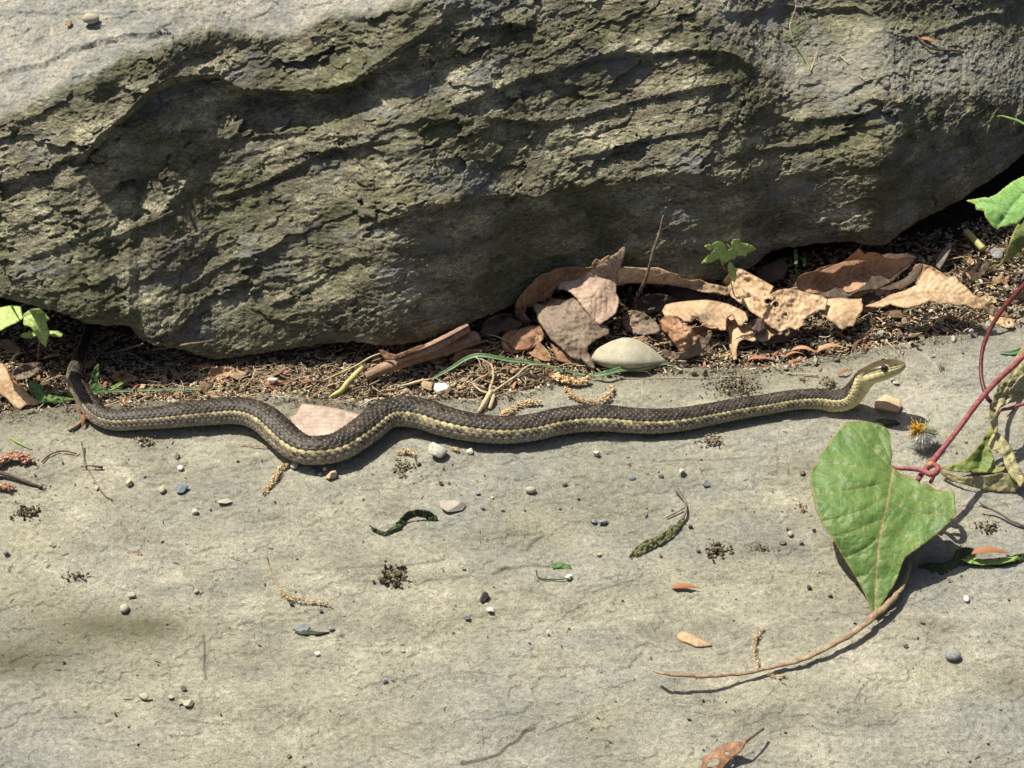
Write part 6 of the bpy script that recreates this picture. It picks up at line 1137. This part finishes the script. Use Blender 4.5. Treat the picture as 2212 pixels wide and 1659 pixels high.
blade('dark_flake', [(637, 1366), (655, 1362), (675, 1364), (692, 1366), (712, 1366), (690, 1371), (665, 1372), (648, 1371)], [(637, 1366, 3), (690, 1366, 5), (712, 1366, 4)], M['curl_dark'], None, step=2.6, thick=3, label='slender dark flake with a thin tail on the slab', cat='flake')
# bud scales, traced and scattered
SCM = [scale_mesh(k) for k in range(4)]; TWM = [twig_mesh(k, 1, .028 + .008 * (k % 3), .16, k % 2 == 0) for k in range(7)]; STM = [twig_mesh(40 + k, 1, .012 + .005 * (k % 2), .22, False) for k in range(5)]; SRM = [scrap_mesh(k) for k in range(8)]; GRM = [chip_mesh(k) for k in range(6)]
for ms, mt in ((SCM, BS), (TWM, TW), (STM, ST), (SRM, FR), (GRM, GR)):
    for me in ms: me.materials.append(mt)
def drop(me, name, x, y, size, yaw, pitch, roll, lab, cat, group, h=0.0):
    o = bpy.data.objects.new(name, me); COL.objects.link(o); o.scale = (size * PX,) * 3; o.location = ground(x, y, h); o.rotation_euler = (roll, pitch, yaw); return tag(o, lab, cat, group)
for x, y, s_, yaw, lab in ((1645, 780, 60, -.05, 'long glossy orange bud scale left end of the row below the dead leaves'), (1718, 773, 52, .2, 'orange bud scale in the middle of the row behind the snake\'s neck'), (1738, 764, 62, -.2, 'pale orange bud scale crossing the middle of the row'), (1795, 758, 64, .08, 'pale orange bud scale at the right of the row behind the neck'), (1720, 782, 40, .3, 'short orange bud scale nearest the snake in the row'), (1813, 728, 50, -.75, 'orange bud scale leaning from under the toothed leaf lobe'), (1822, 805, 34, .5, 'bright orange bud scale touching the snake\'s nape'),
                           (1771, 795, 20, 1.2, 'small upright orange bud scale left of the nape'), (1878, 806 - 60, 22, .3, 'little rusty bud scale behind the head'), (170, 885, 34, -1.1, 'rusty bud scale behind the tail bend'), (178, 912, 40, -1.5, 'rusty bud scale sticking out left of the snake'), (600, 832, 60, .15, 'orange bud scale in front of the small white quartz chip'), (585, 842, 44, -.5, 'orange bud scale crossing under the long one by the white chip'), (520, 812, 40, -.9, 'orange bud scale leaning near the tip of the long grass blade'), (1480, 1270, 50, -.1, 'orange bud scale lying alone on the slab, right of centre'), (2140, 1196, 74, .06, 'orange bud scale on the blackish withered leaf'), (1095, 900, 40, .35, 'orange bud scale touching the snake by the golden catkin'), (932, 806, 40, -.8, 'bright orange bud scale left of the grass blade'), (370, 951, 16, 1.2, 'tiny orange bud scale in the snake\'s shadow'), (2005, 92, 44, -.45, 'dry orange peel curl on the boulder\'s right shelf')):
    o = drop(SCM[int(x) % 4], 'bud_scale', x, y, s_ * 1.05, yaw, random.uniform(-.15, .15), random.uniform(-.4, .4), lab, 'bud scale', 'orange bud scales', 3 if y > 760 else 10)
    o.color = (1, 1, 1, .75 if 'pale' in lab else .3 if 'rusty' in lab else .5)
    if y < 200: o.location = on_boulder(x, y, 3)
    if x == 2140: o.location = P(x, y, 26)
# ------------------------------------------------------------------ litter band between rock and slab
def band(rg, lo=0.0, hi=1.0, x0=-60, x1=2260, edge=2):
    x = rg.uniform(x0, x1); e = float(np.interp(x, *np.array(YE, float).T)); b = float(np.interp(x, *np.array(YB, float).T)); t = rg.uniform(lo, hi); return x, e + edge - (e + edge - max(b - 20, e - 230)) * t
rg = np.random.default_rng(11)
ZONES = [(130, 'left of the snake\'s tail'), (330, 'right of the snake\'s tail'), (520, 'behind the snake\'s first straight stretch'), (640, 'by the small white quartz chip'), (790, 'behind the bark piece and yellow-green stalk'), (900, 'below the rolled leaf\'s left end'), (1030, 'by the white quartz lump'), (1160, 'around the dry root'),
         (1280, 'below the torn grey leaf'), (1430, 'behind the large cream pebble'), (1560, 'by the crumpled orange-brown leaf'), (1700, 'below the hooked tan leaf'), (1830, 'below the toothed leaf lobe'), (1960, 'behind the snake\'s head'), (2090, 'in front of the wide tan leaf'), (9999, 'by the crimson stem at the right')]
USED = {}
def litter(me, name, noun, x, y, size, yaw, pitch, roll, h, sizes, tones, tone, cat, group):
    where = [z for m_, z in ZONES if x < m_][0]; e = float(np.interp(x, *np.array(YE, float).T)); b = float(np.interp(x, *np.array(YB, float).T)); t = (e - y) / max(30, e - b)
    dep = 'at the slab edge' if t < .25 else 'in mid-litter' if t < .6 else 'in the rock\'s shade'
    sz = sizes[0] if size < sizes[3] else sizes[1] if size < sizes[4] else sizes[2]; tn = tones[min(len(tones) - 1, int(tone * len(tones)))]
    yy = (math.degrees(yaw) + 90) % 180 - 90; ori = 'level' if abs(yy) < 18 else 'rising right' if 18 <= yy < 65 else 'falling right' if -65 < yy <= -18 else 'end-on'
    lab = f'{sz} {tn} {noun}, {ori}, {dep}, {where}'; lab = ' '.join(lab.split()[:16])
    o = drop(me, name, x, y, size, yaw, pitch, roll, lab, cat, group, h); o.color = (1, 1, 1, tone); return o
ang = lambda f, m_, s_: rg.uniform(-3, 3) if rg.random() < f else rg.normal(m_, s_)
for k in range(190):
    x, y = band(rg, 0, .95); litter(TWM[rg.integers(7)], 'twig', 'twig', x, y, rg.uniform(16, 66), ang(.3, .15, .5), rg.uniform(-.25, .25), rg.uniform(0, 6), rg.uniform(0, 10), ('tiny', 'short', 'long', 28, 46), ('blackish', 'brown', 'grey-brown', 'pale'), rg.random(), 'twig', 'small twigs in the litter')
for k in range(230):
    x, y = band(rg, -.02, .85); litter(STM[rg.integers(5)], 'straw', 'straw', x, y, rg.uniform(24, 90), ang(.35, .2, .45), rg.uniform(-.2, .2), rg.uniform(0, 6), rg.uniform(2, 14), ('short', 'medium', 'long', 45, 68), ('brown', 'tan', 'pale', 'bleached'), rg.random(), 'straw', 'fine straws in the litter')
for k in range(75):
    x, y = band(rg, 0, .5); litter(SCM[rg.integers(4)], 'bud_scale', 'bud scale', x, y, rg.uniform(14, 40), rg.uniform(-3, 3), rg.uniform(-.4, .4), rg.uniform(-.8, .8), rg.uniform(2, 9), ('tiny', 'small', 'larger', 22, 31), ('rusty', 'orange', 'peach'), rg.random(), 'bud scale', 'bud scales strewn in the litter')
for k in range(290):
    x, y = band(rg, 0, .9); litter(SRM[rg.integers(8)], 'leaf_scrap', 'leaf scrap', x, y, rg.uniform(12, 40) * (1 if rg.random() < .8 else 1.6), rg.uniform(-3, 3), rg.uniform(-.5, .5), rg.uniform(-.5, .5), rg.uniform(0, 10), ('tiny', 'small', 'larger', 20, 34), ('dark', 'brown', 'rusty', 'tan'), rg.random() ** 1.3, 'leaf scrap', 'leaf scraps in the litter')
for k in range(290):
    right = rg.random() < .62
    x, y = band(rg, -.04, .5, 1650 if right else -60, 2240, 8); litter(GRM[rg.integers(6)], 'grit', 'gravel bit', x, y, rg.uniform(6, 21), rg.uniform(-3, 3), rg.uniform(-3, 3), 0, rg.uniform(2, 7), ('tiny', 'small', 'larger', 11, 16), ('dark', 'grey-brown', 'light grey', 'whitish'), rg.random() ** .8, 'gravel bit', 'gravel bits along the slab edge')
# the finest litter: nobody could count it
def crumbs(name, n, fn, size, mat_stops, seed, lab):
    rg = np.random.default_rng(seed); base = [np.array([[-.5, -.3, 0], [.5, -.25, .1], [.4, .35, 0], [-.4, .3, .15], [0, 0, .5]]), np.array([[-1, -.12, 0], [1, -.1, .1], [1, .1, 0], [-1, .12, .1], [0, 0, .28]])]
    bf = [(0, 1, 4), (1, 2, 4), (2, 3, 4), (3, 0, 4), (3, 2, 1), (3, 1, 0)]; Vs, Fs, A = [], [], []
    q_ = [fn(rg) for _ in range(n)]; XY = np.array(q_); slb = XY[:, 1] > np.interp(XY[:, 0], *np.array(YE, float).T) + 2
    hz = np.where(slb, slab_z(P(XY[:, 0], XY[:, 1], 0) / PX) + 1.0, soil_h(XY[:, 0], XY[:, 1])) + XY[:, 2]; GP = P(XY[:, 0], XY[:, 1], hz)
    for k in range(n):
        s_ = rg.uniform(*size); b = base[int(rg.random() < .45)] * s_; q = rg.normal(size=3) * [.5, .5, 3]; cz, sz = math.cos(q[2]), math.sin(q[2]); cx, sx = math.cos(q[0]), math.sin(q[0])
        b = b @ np.array([[1, 0, 0], [0, cx, sx], [0, -sx, cx]]) @ np.array([[cz, sz, 0], [-sz, cz, 0], [0, 0, 1]]); Vs.append(b * PX + GP[k]); Fs += [tuple(i + 5 * k for i in f) for f in bf]; A += [rg.random()] * 5
    me = new_mesh(name, np.vstack(Vs), Fs, False); attr(me, 'tone', np.array(A)); m = N(name); m.base(m.ramp(m.attr('tone'), mat_stops)).rough(.9, .15)
    obj(name, me, m.m, kind='stuff', label=lab)
def f1(rg): x, y = band(rg, -.02, 1.0); return x, y, rg.uniform(0, 8)
def f2(rg):
    x = rg.uniform(-60, 2260); e = float(np.interp(x, *np.array(YE, float).T)); return x, e + 4 + abs(rg.normal(0, 16)) - rg.uniform(0, 26), rg.uniform(0, 3)
def f3(rg):
    while True:
        x, y = rg.uniform(-60, 2270), rg.uniform(760, 1700); e = float(np.interp(x, *np.array(YE, float).T))
        if y > e + 8 and (rg.random() < np.exp(-(y - e) / 330) + .12): return x, y, 0
crumbs('litter_crumbs', 20000, f1, (2.0, 10), [(0, (.05, .036, .026)), (.2, (.14, .105, .072)), (.45, (.30, .225, .155)), (.7, (.50, .39, .27)), (1, (.74, .64, .48))], 1, 'fine crumbled litter filling the gap between boulder and slab')
crumbs('edge_crumbs', 2600, f2, (1.3, 4.6), [(0, (.05, .038, .028)), (.5, (.24, .18, .12)), (.85, (.50, .38, .24)), (1, (.74, .70, .62))], 2, 'crumbs and grains along the back edge of the slab')
crumbs('slab_grains', 4200, f3, (.8, 3.0), [(0, (.03, .024, .02)), (.55, (.10, .08, .06)), (.75, (.26, .20, .14)), (1, (.62, .59, .50))], 3, 'dark and pale specks of dirt strewn over the slab')
crumbs('slab_crumbs', 420, f3, (3.0, 7.0), [(0, (.04, .032, .025)), (.6, (.12, .095, .07)), (1, (.34, .29, .22))], 4, 'bigger crumbs of dirt and bark strewn over the slab')
def fibres(name, n, seed, lab):
    rg = np.random.default_rng(seed); b = Bag()
    for k in range(n):
        x, y = band(rg, -.04, .8); L_ = rg.uniform(10, 46); a = ang(.4, .2, .5); c = ground(x, y, rg.uniform(2, 16)) / PX; t = np.linspace(-.5, .5, 6)[:, None]
        bend = rg.normal(0, .35); d = np.array([math.cos(a), math.sin(a), rg.normal(0, .22)]); p_ = np.array([-math.sin(a), math.cos(a), 0]); q = c + d * L_ * t + p_ * bend * L_ * t ** 2 * 2 + np.array([0, 0, 1]) * rg.normal(0, .2) * L_ * t ** 2
        b.add(*tube(q * PX, rg.uniform(.45, 1.0) * PX, 3), a=rg.random())
    m = N(name); m.base(m.ramp(m.attr('tone'), [(0, (.13, .095, .065)), (.35, (.32, .24, .16)), (.7, (.56, .45, .31)), (1, (.74, .66, .50))])).rough(.8, .2)
    obj(name, b.mesh(name), m.m, kind='stuff', label=lab)
fibres('litter_fibres', 1800, 5, 'tangle of fine pale rootlets and straw fibres in the litter')
# ------------------------------------------------------------------ dandelion head
dn = empty('dandelion_head', ground(1988, 925, 0), 'withered yellow dandelion head with white down, lying on the slab right of the snake', 'flower head'); O = V2(dn)
def strands(name, c, d0, spread, n, L, r, mat, seed, curl=.3, flat=.35, parent=dn, jt=2.4):
    rg = np.random.default_rng(seed); b = Bag(); d0 = np.array(d0, float); d0 /= np.linalg.norm(d0)
    for k in range(n):
        d = d0 + rg.normal(size=3) * spread; d /= np.linalg.norm(d); l = L * rg.uniform(.6, 1.1); cv = rg.normal(size=3) * curl * l; p0 = c + rg.normal(size=3) * jt
        t = np.linspace(0, 1, 5)[:, None]; p = p0 + d * l * t + cv * t ** 2; p[:, 2] = np.maximum(p[:, 2], slab_z(P(1985, 920)/PX) + 1); b.add(*tube(p * PX, np.linspace(r, r * .45, 5) * PX, 4, flat), a=rg.random())
    return obj(name, b.mesh(name), mat, parent, kind='stuff' if False else None)
def dmat(name, stops, tr=0):
    m = N(name); m.base(m.ramp(m.attr('tone'), stops)).rough(.6, .3)
    if tr: m.translucent(tr)
    return m.m
c0 = ground(1988, 934, 34) / PX
fb = strands('petals', c0 + [-4, 4, 4], (-.35, .15, .8), 1.0, 170, 10, 1.4, dmat('dandelion_petals', [(0, (.40, .18, .015)), (.5, (.68, .36, .02)), (1, (.80, .55, .05))]), 1, .45, jt=5.5)
strands('brown_petals', c0 + [-8, 2, 0], (-.5, -.5, .1), .5, 60, 17, .8, dmat('dandelion_brown_petals', [(0, (.22, .10, .03)), (1, (.50, .28, .08))]), 2, .3)
strands('white_down', c0 + [2, 0, -4], (0, -.7, -.5), .6, 520, 30, .85, dmat('dandelion_down', [(0, (.74, .75, .68)), (1, (.92, .93, .89))], .35), 3, .12)
strands('white_down', c0 + [12, 2, -2], (.8, -.1, .3), .7, 380, 22, .85, dmat('dandelion_down_green', [(0, (.60, .63, .48)), (1, (.84, .85, .74))], .3), 4, .12)
strands('bracts', c0 + [14, 6, -4], (.7, .2, .2), .6, 16, 24, 2.2, M['dull_green'], 5, .15, .3)
for ch in dn.children:
    for v in ch.data.vertices: v.co -= Vector(O)
for o_ in list(dn.children):
    for p_ in o_.data.polygons: pass
# ------------------------------------------------------------------ sprig on the boulder's shelf
sg = empty('grass_sprig', on_boulder(1750, 165, 0), 'thin green grass sprig on the right shelf of the boulder', 'grass')
def sb(name, pts, r, mat):
    w = np.array([on_boulder(p[0], p[1], p[2]) for p in pts]) / PX; c = catmull(w, 5); V, F = tube(c * PX, np.linspace(r, r * .5, len(c)) * PX, 6, .5); return obj(name, new_mesh(name, V - V2(sg), F), M[mat], sg)
sb('blade', [(1752, 155, 2), (1735, 128, 8), (1715, 100, 12), (1696, 82, 10)], 2.2, 'green_stem'); sb('blade', [(1750, 155, 2), (1760, 130, 8), (1766, 108, 6)], 1.2, 'straw'); sb('blade', [(1715, 100, 12), (1705, 70, 16), (1716, 30, 12), (1719, 5, 8)], 1.0, 'straw')
sb('blade', [(1700, 84, 8), (1722, 68, 12), (1742, 50, 12), (1736, 30, 8)], 1.6, 'green_stem'); sb('blade', [(1712, 96, 8), (1735, 80, 6), (1758, 86, 3)], 1.0, 'grass'); sb('blade', [(1690, 90, 3), (1712, 80, 8), (1748, 62, 8)], 1.3, 'grass'); sb('blade', [(1742, 62, 6), (1748, 76, 3), (1756, 86, 1)], 1.2, 'bark')
for pts, r, mt, lab in (([(1980, 80, 2), (1995, 100, 5), (2020, 112, 4), (2075, 112, 2)], 2.4, 'bark', 'thin dark twig under the orange peel on the boulder shelf'), ([(1808, 128, 1), (1812, 122, 3), (1830, 138, 1)], 1.3, 'straw', 'tiny bent straw on the boulder shelf'), ([(1855, 165, 1), (1866, 175, 4), (1880, 172, 1)], 1.3, 'straw', 'tiny pale straw near the shelf edge of the boulder')):
    w = np.array([on_boulder(p[0], p[1], p[2] + 2) for p in pts]); c = catmull(w / PX, 4); V, F = tube(c * PX, r * PX, 6); obj('twig', new_mesh('twig', V, F), M[mt], None, lab, 'twig')
